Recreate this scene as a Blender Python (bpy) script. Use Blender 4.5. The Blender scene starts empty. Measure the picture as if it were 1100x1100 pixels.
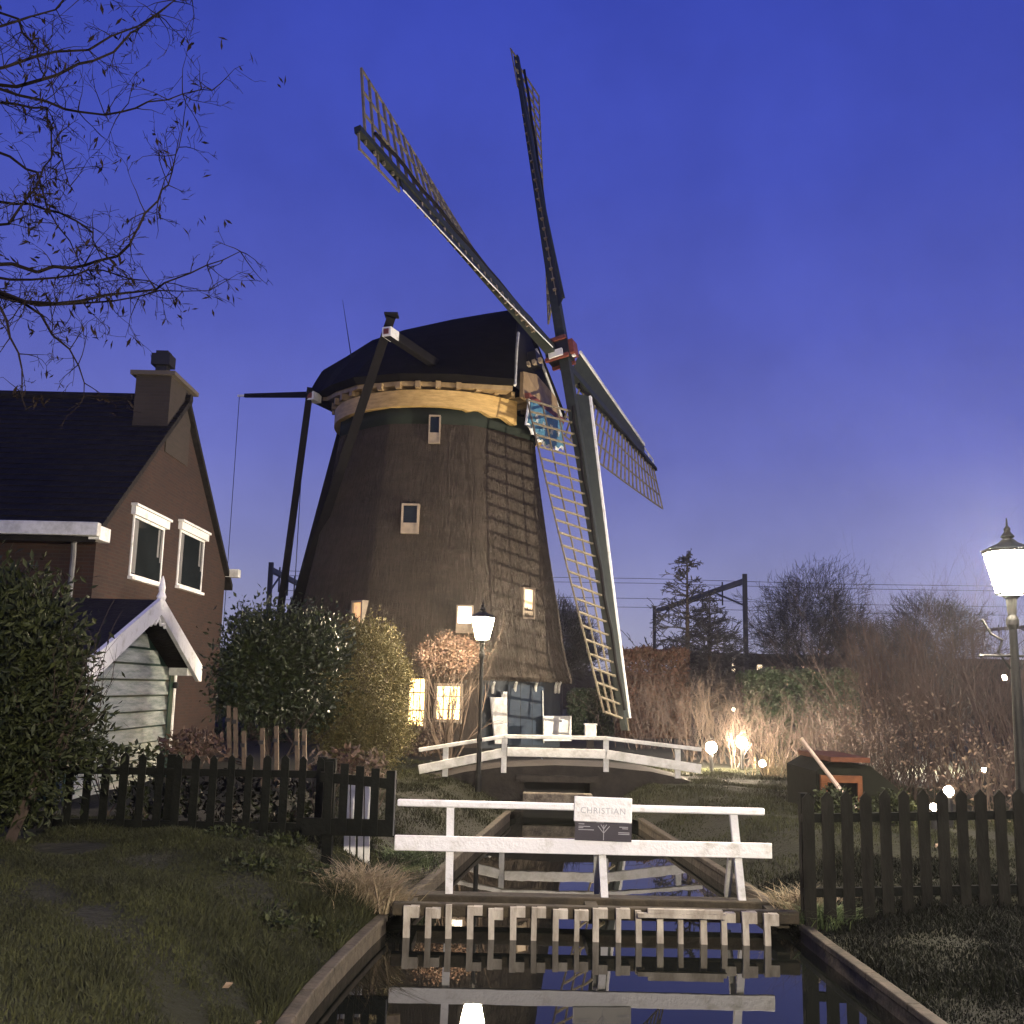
import bpy, math, random
import numpy as np
from mathutils import Vector, Matrix
random.seed(7); RNG = np.random.default_rng(11)
C = bpy.context.scene.collection
sc = bpy.context.scene
R = math.radians

# ------------------------------------------------------------------ camera
F = 1100.0; PITCH = R(9.73); ROLL = R(1.3); EYE = np.array([0, 0, 2.52])
_f = np.array([0, math.cos(PITCH), math.sin(PITCH)]); _r = np.array([1.0, 0, 0]); _u = np.array([0, -math.sin(PITCH), math.cos(PITCH)])
CR = math.cos(ROLL) * _r + math.sin(ROLL) * _u
CU = -math.sin(ROLL) * _r + math.cos(ROLL) * _u
def ray(px, py): return _f + CR * (px - 550) / F + CU * (550 - py) / F
def P(px, py, Y):                      # point seen at pixel, at forward distance Y
    d = ray(px, py); return EYE + d * (Y / d[1])
def PX(px, py, X):                     # point seen at pixel, on the plane x = X
    d = ray(px, py); return EYE + d * (X / d[0])
def PZ(px, py, Z):                     # point seen at pixel, on the level z = Z
    d = ray(px, py); return EYE + d * ((Z - EYE[2]) / d[2])
cam_d = bpy.data.cameras.new('camera'); cam = bpy.data.objects.new('camera', cam_d); C.objects.link(cam)
M = Matrix(((CR[0], CU[0], -_f[0]), (CR[1], CU[1], -_f[1]), (CR[2], CU[2], -_f[2]))).to_4x4()
M.translation = Vector(EYE); cam.matrix_world = M
cam_d.lens = 36; cam_d.sensor_width = 36; cam_d.clip_end = 3000; cam_d.clip_start = .05
sc.camera = cam

# ------------------------------------------------------------------ objects
def props(o, label=None, cat=None, group=None, kind=None):
    if label: o['label'] = label
    if cat: o['category'] = cat
    if group: o['group'] = group
    if kind: o['kind'] = kind
    return o
def thing(name, loc, label, cat, group=None):
    o = bpy.data.objects.new(name, None); C.objects.link(o); o.location = Vector([float(v) for v in loc]); o.empty_display_size = .2
    return props(o, label, cat, group)
def rootloc(o):
    while o.parent: o = o.parent
    return np.array(o.location)
class MB:
    """collects shapes; build() links them as ONE mesh"""
    def __init__(s): s.v = []; s.f = []; s.n = 0
    def add(s, V, Fc):
        V = np.asarray(V, float).reshape(-1, 3)
        s.v.append(V); s.f.extend([tuple(int(i) + s.n for i in f) for f in Fc]); s.n += len(V); return s
    def addarr(s, V, Fa):
        s.v.append(np.asarray(V, float)); s.f.extend((np.asarray(Fa) + s.n).tolist()); s.n += len(V); return s
    def box(s, a, b):
        (x0, y0, z0), (x1, y1, z1) = np.minimum(a, b), np.maximum(a, b)
        return s.add([(x0,y0,z0),(x1,y0,z0),(x1,y1,z0),(x0,y1,z0),(x0,y0,z1),(x1,y0,z1),(x1,y1,z1),(x0,y1,z1)],
                     [(0,3,2,1),(4,5,6,7),(0,1,5,4),(1,2,6,5),(2,3,7,6),(3,0,4,7)])
    def bar(s, p0, p1, w, h, up=(0,0,1), w1=None, h1=None):
        p0 = np.asarray(p0, float); p1 = np.asarray(p1, float); d = p1 - p0; d /= np.linalg.norm(d)
        a = np.cross(d, np.asarray(up, float))
        if np.linalg.norm(a) < 1e-4: a = np.cross(d, (1.0, 0, 0))
        a /= np.linalg.norm(a); b = np.cross(a, d)
        w1 = w if w1 is None else w1; h1 = h if h1 is None else h1
        V = [p0+a*i*w/2+b*j*h/2 for i, j in ((-1,-1),(1,-1),(1,1),(-1,1))] + [p1+a*i*w1/2+b*j*h1/2 for i, j in ((-1,-1),(1,-1),(1,1),(-1,1))]
        return s.add(V, [(3,2,1,0),(4,5,6,7),(0,1,5,4),(1,2,6,5),(2,3,7,6),(3,0,4,7)])
    def prism(s, pts, ext):            # extrude a polygon by a vector
        pts = np.asarray(pts, float); n = len(pts); e = np.asarray(ext, float)
        return s.add(np.vstack([pts, pts + e]), [tuple(range(n))[::-1], tuple(range(n, 2*n))] + [(i, (i+1) % n, n + (i+1) % n, n + i) for i in range(n)])
    def quad(s, *p): return s.add(p, [tuple(range(len(p)))])
    def lathe(s, c, prof, n=16):       # prof: (radius, z)
        c = np.asarray(c, float); V = []; Fc = []
        for r, z in prof:
            for k in range(n):
                a = 2*math.pi*k/n; V.append((c[0]+r*math.cos(a), c[1]+r*math.sin(a), c[2]+z))
        for i in range(len(prof)-1):
            for k in range(n): Fc.append((i*n+k, i*n+(k+1) % n, (i+1)*n+(k+1) % n, (i+1)*n+k))
        Fc.append(tuple(range(n))[::-1]); Fc.append(tuple((len(prof)-1)*n+k for k in range(n)))
        return s.add(V, Fc)
    def tube(s, pts, r, n=6):
        pts = [np.asarray(p, float) for p in pts]
        rs = r if hasattr(r, '__len__') else [r]*len(pts)
        V = []; Fc = []
        for i, p in enumerate(pts):
            d = pts[min(i+1, len(pts)-1)] - pts[max(i-1, 0)]; d /= np.linalg.norm(d) + 1e-9
            a = np.cross(d, (0.0, 0, 1) if abs(d[2]) < .9 else (1.0, 0, 0)); a /= np.linalg.norm(a); b = np.cross(d, a)
            for k in range(n):
                t = 2*math.pi*k/n; V.append(p + rs[i]*(a*math.cos(t) + b*math.sin(t)))
        for i in range(len(pts)-1):
            for k in range(n): Fc.append((i*n+k, i*n+(k+1) % n, (i+1)*n+(k+1) % n, (i+1)*n+k))
        Fc.append(tuple(range(n))[::-1]); Fc.append(tuple((len(pts)-1)*n+k for k in range(n)))
        return s.add(V, Fc)
    def sticks(s, P0, P1, R0, R1):     # many three-sided twigs at once
        P0 = np.asarray(P0, float); P1 = np.asarray(P1, float); R0 = np.asarray(R0, float); R1 = np.asarray(R1, float); m = len(P0)
        if m == 0: return s
        d = P1 - P0; d /= np.linalg.norm(d, axis=1, keepdims=True) + 1e-9
        ref = np.where(np.abs(d[:, 2:3]) < .9, np.array([[0, 0, 1.0]]), np.array([[1.0, 0, 0]]))
        a = np.cross(d, ref); a /= np.linalg.norm(a, axis=1, keepdims=True) + 1e-9; b = np.cross(d, a)
        V = np.zeros((m, 6, 3))
        for k in range(3):
            t = 2*math.pi*k/3; o = a*math.cos(t) + b*math.sin(t)
            V[:, k] = P0 + o*R0[:, None]; V[:, 3+k] = P1 + o*R1[:, None]
        base = (np.arange(m)*6)[:, None]
        Fa = np.concatenate([base + np.array([k, (k+1) % 3, 3+(k+1) % 3, 3+k]) for k in range(3)])
        return s.addarr(V.reshape(-1, 3), Fa)
    def leaves(s, pts, size, nrm=None, aspect=.5, spread=1.0, bend=.25):   # many leaf blades, each a folded pair of triangles
        pts = np.asarray(pts, float); m = len(pts)
        sz = (np.asarray(size) * np.ones(m)) * RNG.uniform(.6, 1.3, m)
        d = RNG.normal(size=(m, 3))
        if nrm is not None: d = d*spread + nrm
        d /= np.linalg.norm(d, axis=1, keepdims=True) + 1e-9
        q = RNG.normal(size=(m, 3)); a = np.cross(d, q); a /= np.linalg.norm(a, axis=1, keepdims=True) + 1e-9; b = np.cross(d, a)
        L = sz[:, None]; W = L*aspect*.5
        V = np.stack([pts - d*L*.5, pts + a*W + b*W*bend, pts + d*L*.5, pts - a*W + b*W*bend], 1)
        base = (np.arange(m)*4)[:, None]
        Fa = np.concatenate([base + np.array([0, 1, 2]), base + np.array([0, 2, 3])])
        return s.addarr(V.reshape(-1, 3), Fa)
    def build(s, name, mat, parent=None, label=None, smooth=False):
        V = np.vstack(s.v) if s.v else np.zeros((0, 3))
        if parent is not None: V = V - rootloc(parent)
        me = bpy.data.meshes.new(name); me.from_pydata(V.tolist(), [], s.f); me.materials.append(mat)
        if smooth: me.polygons.foreach_set('use_smooth', [True]*len(me.polygons))
        me.update()
        o = bpy.data.objects.new(name, me); C.objects.link(o)
        if parent is not None: o.parent = parent
        if label: o['label'] = label
        return o
def bevel(o, w=.01, n=2):
    m = o.modifiers.new('bevel', 'BEVEL'); m.width = w; m.segments = n; m.limit_method = 'ANGLE'; return o
def copy_tree(o, parent=None, loc=None):
    c = o.copy(); C.objects.link(c); c.parent = parent
    if loc is not None: c.location = loc
    for ch in list(o.children): copy_tree(ch, c)
    return c
def text_mesh(txt, size, origin, ex, ez, mat, name, parent, off=.004):
    cu = bpy.data.curves.new('lettering', 'FONT'); cu.body = txt; cu.size = size; cu.align_x = 'CENTER'; cu.align_y = 'CENTER'; cu.space_character = 1.12
    t = bpy.data.objects.new('lettering', cu); C.objects.link(t); bpy.context.view_layer.update()
    me = bpy.data.meshes.new_from_object(t.evaluated_get(bpy.context.evaluated_depsgraph_get()))
    bpy.data.objects.remove(t)
    ex = np.asarray(ex, float); ez = np.asarray(ez, float); n = np.cross(ex, ez); base = np.asarray(origin, float) + n*off - (rootloc(parent) if parent else 0)
    for v in me.vertices: v.co = Vector(base + ex*v.co.x + ez*v.co.y)
    me.materials.clear(); me.materials.append(mat); me.name = name
    o = bpy.data.objects.new(name, me); C.objects.link(o); o.parent = parent
    return o

# ------------------------------------------------------------------ materials
def mat(name, col, rough=.7, col2=None, scale=4.0, detail=6, stretch=(1,1,1), bump=0.0, bscale=None, spec=.4, island=0.0, metal=0.0, sharp=(.35,.65), sss=None, trans=0.0):
    m = bpy.data.materials.new(name); m.use_nodes = True; nt = m.node_tree; N = nt.nodes; L = nt.links
    b = N['Principled BSDF']; b.inputs['Roughness'].default_value = rough; b.inputs['Specular IOR Level'].default_value = spec; b.inputs['Metallic'].default_value = metal
    tc = N.new('ShaderNodeTexCoord'); mp = N.new('ShaderNodeMapping'); mp.inputs['Scale'].default_value = stretch
    L.new(tc.outputs['Object'], mp.inputs['Vector'])
    nz = N.new('ShaderNodeTexNoise'); nz.inputs['Scale'].default_value = scale; nz.inputs['Detail'].default_value = detail; nz.inputs['Roughness'].default_value = .65
    L.new(mp.outputs[0], nz.inputs['Vector'])
    col2 = col2 or tuple(c*.7 for c in col)
    cr = N.new('ShaderNodeValToRGB'); cr.color_ramp.elements[0].color = (*col2, 1); cr.color_ramp.elements[1].color = (*col, 1)
    cr.color_ramp.elements[0].position = sharp[0]; cr.color_ramp.elements[1].position = sharp[1]
    L.new(nz.outputs['Fac'], cr.inputs['Fac']); out = cr.outputs['Color']
    if island:
        g = N.new('ShaderNodeNewGeometry'); hs = N.new('ShaderNodeHueSaturation'); mr = N.new('ShaderNodeMapRange')
        mr.inputs['To Min'].default_value = 1-island; mr.inputs['To Max'].default_value = 1+island
        L.new(g.outputs['Random Per Island'], mr.inputs['Value']); L.new(mr.outputs[0], hs.inputs['Value'])
        mr2 = N.new('ShaderNodeMapRange'); mr2.inputs['To Min'].default_value = .5+.035*island; mr2.inputs['To Max'].default_value = .5-.035*island
        L.new(g.outputs['Random Per Island'], mr2.inputs['Value']); L.new(mr2.outputs[0], hs.inputs['Hue'])
        L.new(out, hs.inputs['Color']); out = hs.outputs['Color']
    L.new(out, b.inputs['Base Color'])
    if bump:
        n2 = N.new('ShaderNodeTexNoise'); n2.inputs['Scale'].default_value = bscale or scale*3; n2.inputs['Detail'].default_value = 5
        L.new(mp.outputs[0], n2.inputs['Vector']); bp = N.new('ShaderNodeBump'); bp.inputs['Strength'].default_value = bump; bp.inputs['Distance'].default_value = .03
        L.new(n2.outputs['Fac'], bp.inputs['Height']); L.new(bp.outputs[0], b.inputs['Normal'])
    if trans:
        tl = N.new('ShaderNodeBsdfTranslucent'); L.new(out, tl.inputs['Color']); mx = N.new('ShaderNodeMixShader'); mx.inputs[0].default_value = trans
        L.new(b.outputs[0], mx.inputs[1]); L.new(tl.outputs[0], mx.inputs[2]); L.new(mx.outputs[0], N['Material Output'].inputs['Surface'])
    return m
def emit(name, col, st, var=0):
    m = bpy.data.materials.new(name); m.use_nodes = True; nt = m.node_tree; N = nt.nodes; L = nt.links
    b = N['Principled BSDF']; b.inputs['Base Color'].default_value = (.6,.6,.55,1); b.inputs['Emission Color'].default_value = (*col, 1); b.inputs['Emission Strength'].default_value = st
    if var:
        nz = N.new('ShaderNodeTexNoise'); nz.inputs['Scale'].default_value = var; tc = N.new('ShaderNodeTexCoord'); L.new(tc.outputs['Object'], nz.inputs['Vector'])
        mm = N.new('ShaderNodeMath'); mm.operation = 'MULTIPLY'; mm.inputs[1].default_value = st*2; L.new(nz.outputs['Fac'], mm.inputs[0]); L.new(mm.outputs[0], b.inputs['Emission Strength'])
    return m
def brick_mat(name, c1, c2, mortar, sc_=1.0):
    m = bpy.data.materials.new(name); m.use_nodes = True; nt = m.node_tree; N = nt.nodes; L = nt.links; b = N['Principled BSDF']; b.inputs['Roughness'].default_value = .85
    g = N.new('ShaderNodeNewGeometry'); sp = N.new('ShaderNodeSeparateXYZ'); L.new(g.outputs['Position'], sp.inputs[0])
    ad = N.new('ShaderNodeMath'); L.new(sp.outputs['X'], ad.inputs[0]); L.new(sp.outputs['Y'], ad.inputs[1])
    cb = N.new('ShaderNodeCombineXYZ'); L.new(ad.outputs[0], cb.inputs[0]); L.new(sp.outputs['Z'], cb.inputs[1])
    bt = N.new('ShaderNodeTexBrick'); bt.inputs['Scale'].default_value = 1; bt.inputs['Brick Width'].default_value = .22*sc_; bt.inputs['Row Height'].default_value = .065*sc_
    bt.inputs['Mortar Size'].default_value = .008; bt.inputs['Color1'].default_value = (*c1, 1); bt.inputs['Color2'].default_value = (*c2, 1); bt.inputs['Mortar'].default_value = (*mortar, 1)
    L.new(cb.outputs[0], bt.inputs['Vector'])
    nz = N.new('ShaderNodeTexNoise'); nz.inputs['Scale'].default_value = 1.2; nz.inputs['Detail'].default_value = 6; L.new(g.outputs['Position'], nz.inputs['Vector'])
    mx = N.new('ShaderNodeMix'); mx.data_type = 'RGBA'; mx.blend_type = 'MULTIPLY'; mx.inputs['Factor'].default_value = .5
    L.new(bt.outputs['Color'], mx.inputs['A']); L.new(nz.outputs['Fac'], mx.inputs['B']); L.new(mx.outputs['Result'], b.inputs['Base Color'])
    bp = N.new('ShaderNodeBump'); bp.inputs['Strength'].default_value = .4; bp.inputs['Distance'].default_value = .01; bp.invert = True
    L.new(bt.outputs['Fac'], bp.inputs['Height']); L.new(bp.outputs[0], b.inputs['Normal'])
    return m
def glass_mat(name, col=(.015,.02,.022), rough=.06):
    m = mat(name, col, rough, tuple(c*.6 for c in col), 1.5, spec=.3); return m

WHITE = mat('white_paint', (.82,.82,.8), .5, (.5,.49,.42), 4, detail=10, bump=.25, bscale=25, sharp=(.28,.48))
WHITE_OLD = mat('weathered_white_paint', (.66,.66,.62), .6, (.4,.4,.35), 5, bump=.2, bscale=30, sharp=(.3,.6))
DARKWOOD = mat('tarred_wood', (.011,.01,.009), .75, (.007,.006,.006), 6, bump=.3, spec=.2)
FENCE = mat('dark_green_fence_paint', (.007,.008,.006), .85, (.003,.004,.003), 5, bump=.3, bscale=20, spec=.12)
FENCE_OLD = mat('weathered_fence_wood', (.018,.0175,.013), .9, (.007,.007,.005), 5, stretch=(1,1,.3), bump=.4, bscale=20, spec=.15)
RACKWOOD = mat('weathered_oak', (.52,.48,.39), .8, (.24,.21,.16), 7, stretch=(1,1,.35), bump=.4, bscale=20)
BEAMWOOD = mat('mossy_beam', (.06,.047,.028), .9, (.022,.019,.012), 4, bump=.5, bscale=18)
EDGEWOOD = mat('edging_timber', (.1,.08,.055), .9, (.04,.034,.022), 5, bump=.5, bscale=14)
THATCH = mat('old_thatch', (.09,.073,.056), .95, (.042,.035,.028), .9, detail=14, stretch=(1,1,4), bump=1.0, bscale=11, spec=.08, sharp=(.28,.68))
REED = mat('reed_ends', (.088,.072,.055), .95, (.045,.037,.029), .9, detail=10, island=.22, spec=.08, sharp=(.28,.68))
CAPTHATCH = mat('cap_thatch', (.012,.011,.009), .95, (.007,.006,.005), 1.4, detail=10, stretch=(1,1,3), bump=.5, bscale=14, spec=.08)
OCHRE = mat('ochre_timber', (.66,.45,.17), .55, (.44,.28,.09), 2.5, stretch=(1,1,5), bump=.15, bscale=12)
OCHRE_D = mat('ochre_timber_beams', (.42,.3,.15), .6, (.25,.17,.08), 3, bump=.2)
BLUEPAINT = mat('dark_blue_boards', (.010,.018,.028), .55, (.006,.011,.017), 3, stretch=(6,6,.6), bump=.2)
MILLBRICK = mat('brown_plinth_boards', (.06,.047,.036), .85, (.035,.028,.022), 4, stretch=(4,4,.5), bump=.4)
SAILWOOD = mat('sail_green_paint', (.028,.034,.026), .6, (.016,.02,.016), 4, bump=.2)
SLAT = mat('lattice_laths', (.24,.205,.135), .75, (.13,.11,.075), 6)
REDIRON = mat('red_lead_iron', (.22,.06,.035), .6, (.12,.035,.025), 5, bump=.2)
BLACKIRON = mat('black_iron', (.015,.014,.014), .5, (.009,.009,.009), 5)
BEARDBLUE = mat('beard_blue_paint', (.10,.27,.36), .5, (.07,.18,.26), 7)
LAMPIRON = mat('dark_green_lamp_iron', (.011,.011,.008), .65, (.007,.007,.005), 8, bump=.15)
BRICK = brick_mat('house_brick', (.048,.018,.008), (.026,.011,.006), (.04,.028,.02))
CHIMBRICK = brick_mat('chimney_brick', (.055,.04,.028), (.04,.03,.02), (.045,.038,.03))
TILE = mat('dark_roof_tiles', (.02,.018,.016), .75, (.009,.008,.008), 5, bump=.6, spec=.2)
LEAD = mat('lead_flashing', (.12,.12,.125), .5)
CONCRETE = mat('concrete_coping', (.09,.075,.055), .85, (.1,.085,.07), 5)
LITBOARD = mat('glossy_lamplit_boards', (.62,.66,.6), .24, (.3,.36,.31), 3, stretch=(1,.5,4), bump=.3, bscale=6, spec=.8)  # green boards made pale: the lamplight on them is put into the colour
GREENCORNER = mat('dark_green_corner_paint', (.02,.06,.045), .4, (.012,.04,.03), 4)
GLASS = glass_mat('dark_window_glass')
CURTAIN = mat('net_curtain', (.2,.2,.19), .9, (.1,.1,.1), 6, stretch=(6,6,.3))
CREAM = mat('cream_paint', (.36,.29,.2), .6, (.26,.21,.145), 4)
PANEL = mat('dark_sign_panel', (.035,.03,.042), .35, (.028,.024,.033), 5)
GREYPRINT = mat('pale_print', (.36,.36,.38), .5)
SIGNINK = mat('faint_grey_ink', (.5,.52,.54), .5)
ORANGE = mat('orange_painted_timber', (.13,.05,.02), .75, (.075,.03,.014), 6, spec=.15)
TERRACOTTA = mat('orange_tin_roof', (.1,.038,.02), .8, (.055,.022,.013), 7, spec=.15)
GREENDARK = mat('dark_green_boarding', (.010,.011,.008), .9, (.006,.007,.005), 4, spec=.1)
POLEWOOD = mat('bare_pole', (.42,.33,.27), .7)
STAKE = mat('tree_stake', (.14,.1,.065), .85, (.08,.06,.04), 6)
STEEL = mat('gantry_steel', (.02,.022,.026), .6)
BARK = mat('bark', (.07,.05,.038), .9, (.035,.026,.02), 8, bump=.4)
TWIG = mat('bare_twigs', (.13,.1,.078), .9, (.075,.058,.046), 3, spec=.1)
TWIGRED = mat('reddish_twigs', (.135,.1,.084), .9, (.082,.062,.053), 2, spec=.1)
TWIGFAR = mat('far_bare_twigs', (.05,.047,.05), .9, (.035,.033,.035), 2)
TREETWIG = mat('overhanging_twigs', (.017,.012,.01), .9, (.01,.008,.007), 4, spec=.1)
DEADLEAF = mat('withered_leaf', (.016,.011,.008), .9, (.01,.007,.006), 6, island=.3, spec=.1)
EVERGREEN = mat('evergreen_leaf', (.03,.038,.011), .6, (.012,.017,.006), 3, island=.5, spec=.22)
IVY = mat('shade_dark_ivy', (.010,.012,.006), .7, (.005,.006,.004), 1.2, island=.5, spec=.15)  # darkened so the leaf colour carries the shade on the right bank
LAUREL = mat('laurel_leaf', (.034,.046,.014), .4, (.016,.023,.008), 3, island=.45, spec=.4)
THUJA = mat('golden_conifer', (.15,.125,.04), .75, (.075,.07,.024), 3.5, island=.35)
REDLEAF = mat('red_brown_leaf', (.095,.058,.036), .7, (.05,.03,.02), 4, island=.4)
BEECH = mat('brown_hedge_leaf', (.12,.06,.034), .75, (.065,.034,.022), 2, island=.35)
HEDGE = mat('dark_hedge_leaf', (.03,.05,.02), .6, (.02,.034,.014), 2, island=.35)
LIGHTLEAF = mat('pale_autumn_leaf', (.2,.145,.1), .7, (.12,.085,.055), 5, island=.35)
GRASS = mat('grass_blades', (.03,.034,.008), .85, (.012,.014,.004), 1.3, island=.4, sharp=(.3,.7))
LAWN = mat('lawn', (.026,.035,.012), .95, (.022,.028,.012), 1.6, detail=10, bump=.5, bscale=40)
SOIL = mat('bank_soil', (.016,.017,.005), .97, (.008,.009,.003), 1.6, detail=10, bump=.8, bscale=18, sharp=(.3,.7))
LITGRASS = mat('lamplit_grass', (.10,.14,.05), .7, (.05,.075,.025), 4, island=.35)  # brighter copy of the grass, with lamplight painted into its colour
DRYGRASS = mat('dry_grass', (.3,.24,.15), .8, (.19,.15,.09), 5, island=.3)
DECKMAT = mat('bridge_deck_timber', (.036,.03,.024), .9, (.018,.016,.013), 4, bump=.5)
STONE = mat('pale_weir_stone', (.22,.19,.145), .9, (.06,.05,.04), 7, bump=.5)
FAR = mat('far_building', (.03,.026,.024), 1, spec=.02)
ASPHALT = mat('asphalt', (.05,.05,.05), .9, (.035,.035,.035), 8, bump=.3)

WARM = (1.0, .80, .56); WHITEISH = (1.0, .86, .68)
def water_mat():
    m = bpy.data.materials.new('ditch_water'); m.use_nodes = True; nt = m.node_tree; N = nt.nodes; L = nt.links; b = N['Principled BSDF']
    b.inputs['Base Color'].default_value = (.006,.007,.006,1); b.inputs['Roughness'].default_value = .012; b.inputs['IOR'].default_value = 1.33; b.inputs['Specular IOR Level'].default_value = .5
    tc = N.new('ShaderNodeTexCoord'); mp = N.new('ShaderNodeMapping'); mp.inputs['Scale'].default_value = (1, .45, 1); L.new(tc.outputs['Object'], mp.inputs[0])
    nz = N.new('ShaderNodeTexNoise'); nz.inputs['Scale'].default_value = 2.6; nz.inputs['Detail'].default_value = 2; L.new(mp.outputs[0], nz.inputs['Vector'])
    bp = N.new('ShaderNodeBump'); bp.inputs['Strength'].default_value = .035; bp.inputs['Distance'].default_value = .02; L.new(nz.outputs['Fac'], bp.inputs['Height']); L.new(bp.outputs[0], b.inputs['Normal'])
    return m
WATER = water_mat()

# ------------------------------------------------------------------ sky
w = bpy.data.worlds.new('World'); sc.world = w; w.use_nodes = True
nt = w.node_tree; N = nt.nodes; L = nt.links; bg = N['Background']
sky = N.new('ShaderNodeTexSky'); sky.sky_type = 'NISHITA'; sky.sun_disc = False; sky.sun_elevation = R(-4); sky.sun_rotation = R(215); sky.ozone_density = 6; sky.dust_density = 2
tc = N.new('ShaderNodeTexCoord'); sp = N.new('ShaderNodeSeparateXYZ'); L.new(tc.outputs['Generated'], sp.inputs[0])
rp = N.new('ShaderNodeValToRGB'); el = rp.color_ramp.elements
SKYC = [(0.0, (.38,.375,.48)), (.05, (.32,.325,.49)), (.13, (.222,.237,.50)), (.22, (.142,.162,.505)), (.33, (.09,.112,.485)), (.46, (.058,.082,.46)), (.6, (.041,.064,.43)), (1.0, (.02,.03,.24))]
el[0].position = 0; el[0].color = (*SKYC[0][1], 1); el[1].position = 1; el[1].color = (*SKYC[-1][1], 1)
for p_, c_ in SKYC[1:-1]:
    e = el.new(p_); e.color = (*c_, 1)
L.new(sp.outputs['Z'], rp.inputs['Fac'])
cn = N.new('ShaderNodeTexNoise'); cn.inputs['Scale'].default_value = 2.6; cn.inputs['Detail'].default_value = 9; cn.inputs['Roughness'].default_value = .62; L.new(tc.outputs['Generated'], cn.inputs['Vector'])
cm = N.new('ShaderNodeMapRange'); cm.inputs['From Min'].default_value = .3; cm.inputs['From Max'].default_value = .7; cm.inputs['To Min'].default_value = .8; cm.inputs['To Max'].default_value = 1.16
L.new(cn.outputs['Fac'], cm.inputs['Value'])
mul = N.new('ShaderNodeMix'); mul.data_type = 'RGBA'; mul.blend_type = 'MULTIPLY'; mul.inputs['Factor'].default_value = 1
L.new(rp.outputs['Color'], mul.inputs['A']); L.new(cm.outputs[0], mul.inputs['B'])
add = N.new('ShaderNodeMix'); add.data_type = 'RGBA'; add.blend_type = 'ADD'; add.inputs['Factor'].default_value = .02
L.new(mul.outputs['Result'], add.inputs['A']); L.new(sky.outputs['Color'], add.inputs['B'])
L.new(add.outputs['Result'], bg.inputs['Color']); bg.inputs['Strength'].default_value = 1.0

# ------------------------------------------------------------------ ground, water
def interp(x, xs, ys): return float(np.interp(x, xs, ys))
WZ = .19
def _edge(pts, z=.34):
    q = [PZ(x, y, z) for x, y in pts]; return [float(p[1]) for p in q], [float(p[0]) for p in q]
_ly, _lx = _edge([(306,1100),(325,1072),(349,1045),(388,1005),(414,982)]); _ly2, _lx2 = _edge([(440,962),(546,872)])
_ry, _rx = _edge([(1008,1100),(926,1040),(876,1005),(846,980)]); _ry2, _rx2 = _edge([(795,947),(688,880)])
LY = [0, 4]+_ly+_ly2+[19.5,22.4,22.7]; LX = [_lx[0]-.35, _lx[0]-.15]+_lx+_lx2+[.2,.2,.92]
RY = [0, 4]+_ry+_ry2+[19.5,22.4,22.7]; RX = [_rx[0]+.25, _rx[0]+.1]+_rx+_rx2+[1.65,1.65,.93]
def xl(y): return interp(y, LY, LX)
def xr(y): return interp(y, RY, RX)
def hash2(x, y): return .5*math.sin(1.7*x+2.3*y) + .3*math.sin(3.9*x-1.1*y+2) + .2*math.sin(6.1*x+5.3*y)
def gh(x, y):
    if x < (xl(y)+xr(y))/2:
        d = xl(y) - x; top = .82 if y < 14 else .75
    else:
        d = x - xr(y); top = .5 if y < 9.5 else (.5+(y-9.5)/4*.28 if y < 13.5 else .78)
    if y > 22.4: return .72 + .04*hash2(x*.5, y*.5)
    d = max(d, 0); t = min(d/1.3, 1); t = t*t*(3-2*t)
    return .31 + (top-.31)*t + .045*hash2(x, y)*min(1, d*2)
ys = list(np.arange(1.8, 14, .22)) + list(np.arange(14, 24, .4)) + [26, 30, 36, 45, 60, 90, 150, 400, 1500]
ds = [0, .06, .2, .35, .5, .7, .9, 1.15, 1.5, 1.9, 2.4, 3, 4, 5.2, 7, 9.5, 13, 20, 35, 80, 300, 1500]
def sheet(side):
    mb = MB(); V = []; Fc = []
    for y in ys:
        e = xl(y) if side < 0 else xr(y)
        for d in ds: x = e + side*d; V.append((x, y, gh(x, y)))
    n = len(ds)
    for i in range(len(ys)-1):
        for k in range(n-1):
            q = (i*n+k, i*n+k+1, (i+1)*n+k+1, (i+1)*n+k); Fc.append(q if side > 0 else q[::-1])
    return mb.add(V, Fc)
props(sheet(-1).build('left_bank', SOIL, smooth=True), kind='structure')
props(sheet(1).build('right_bank', SOIL, smooth=True), kind='structure')
wm = MB(); wm.add([(-2.3,1.8,WZ),(3.6,1.8,WZ),(3.6,22.3,WZ),(-2.3,22.3,WZ)], [(0,1,2,3)]); props(wm.build('water', WATER), kind='structure')
bd = MB(); bd.box((-2.6,1.8,-1), (3.9,22.7,-.6)); props(bd.build('canal_bed', SOIL), kind='structure')
rd = MB(); rd.box((-60,-8,-1), (60,1.8,.92)); props(rd.build('road', ASPHALT), kind='structure')

def edging(name, pts, label, z=.27, th=.13):
    t = thing(name, (pts[0][0], pts[0][1], 0), label, 'canal edging', 'timber edgings along the ditch')
    b = MB()
    for a, c in zip(pts[:-1], pts[1:]):
        b.bar((a[0], a[1], z-.22), (c[0], c[1], z-.22), th*.5, .5)
    b.build('boarding', EDGEWOOD, t)
    b = MB()
    for a, c in zip(pts[:-1], pts[1:]): b.bar((a[0], a[1], z+.06), (c[0], c[1], z+.06), th*.8, .06)
    bevel(b.build('capping', EDGEWOOD, t), .012)
    return t
edging('timber_edging', [(xl(y), y) for y in (1.9,4,5.5,6.6,7.2,7.8,8.4,9.1,9.8,10.3)], 'curved timber edging along the left bank in front of the rack')
edging('timber_edging', [(xl(y), y) for y in np.linspace(11.3, _ly2[-1], 6)], 'timber edging on the left of the ditch behind the white railing')
edging('timber_edging', [(xr(y), y) for y in (1.9,4,5.5,6.6,7.8,8.6,9.5,10.3)], 'dark timber edging along the right bank in front of the rack')
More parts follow.
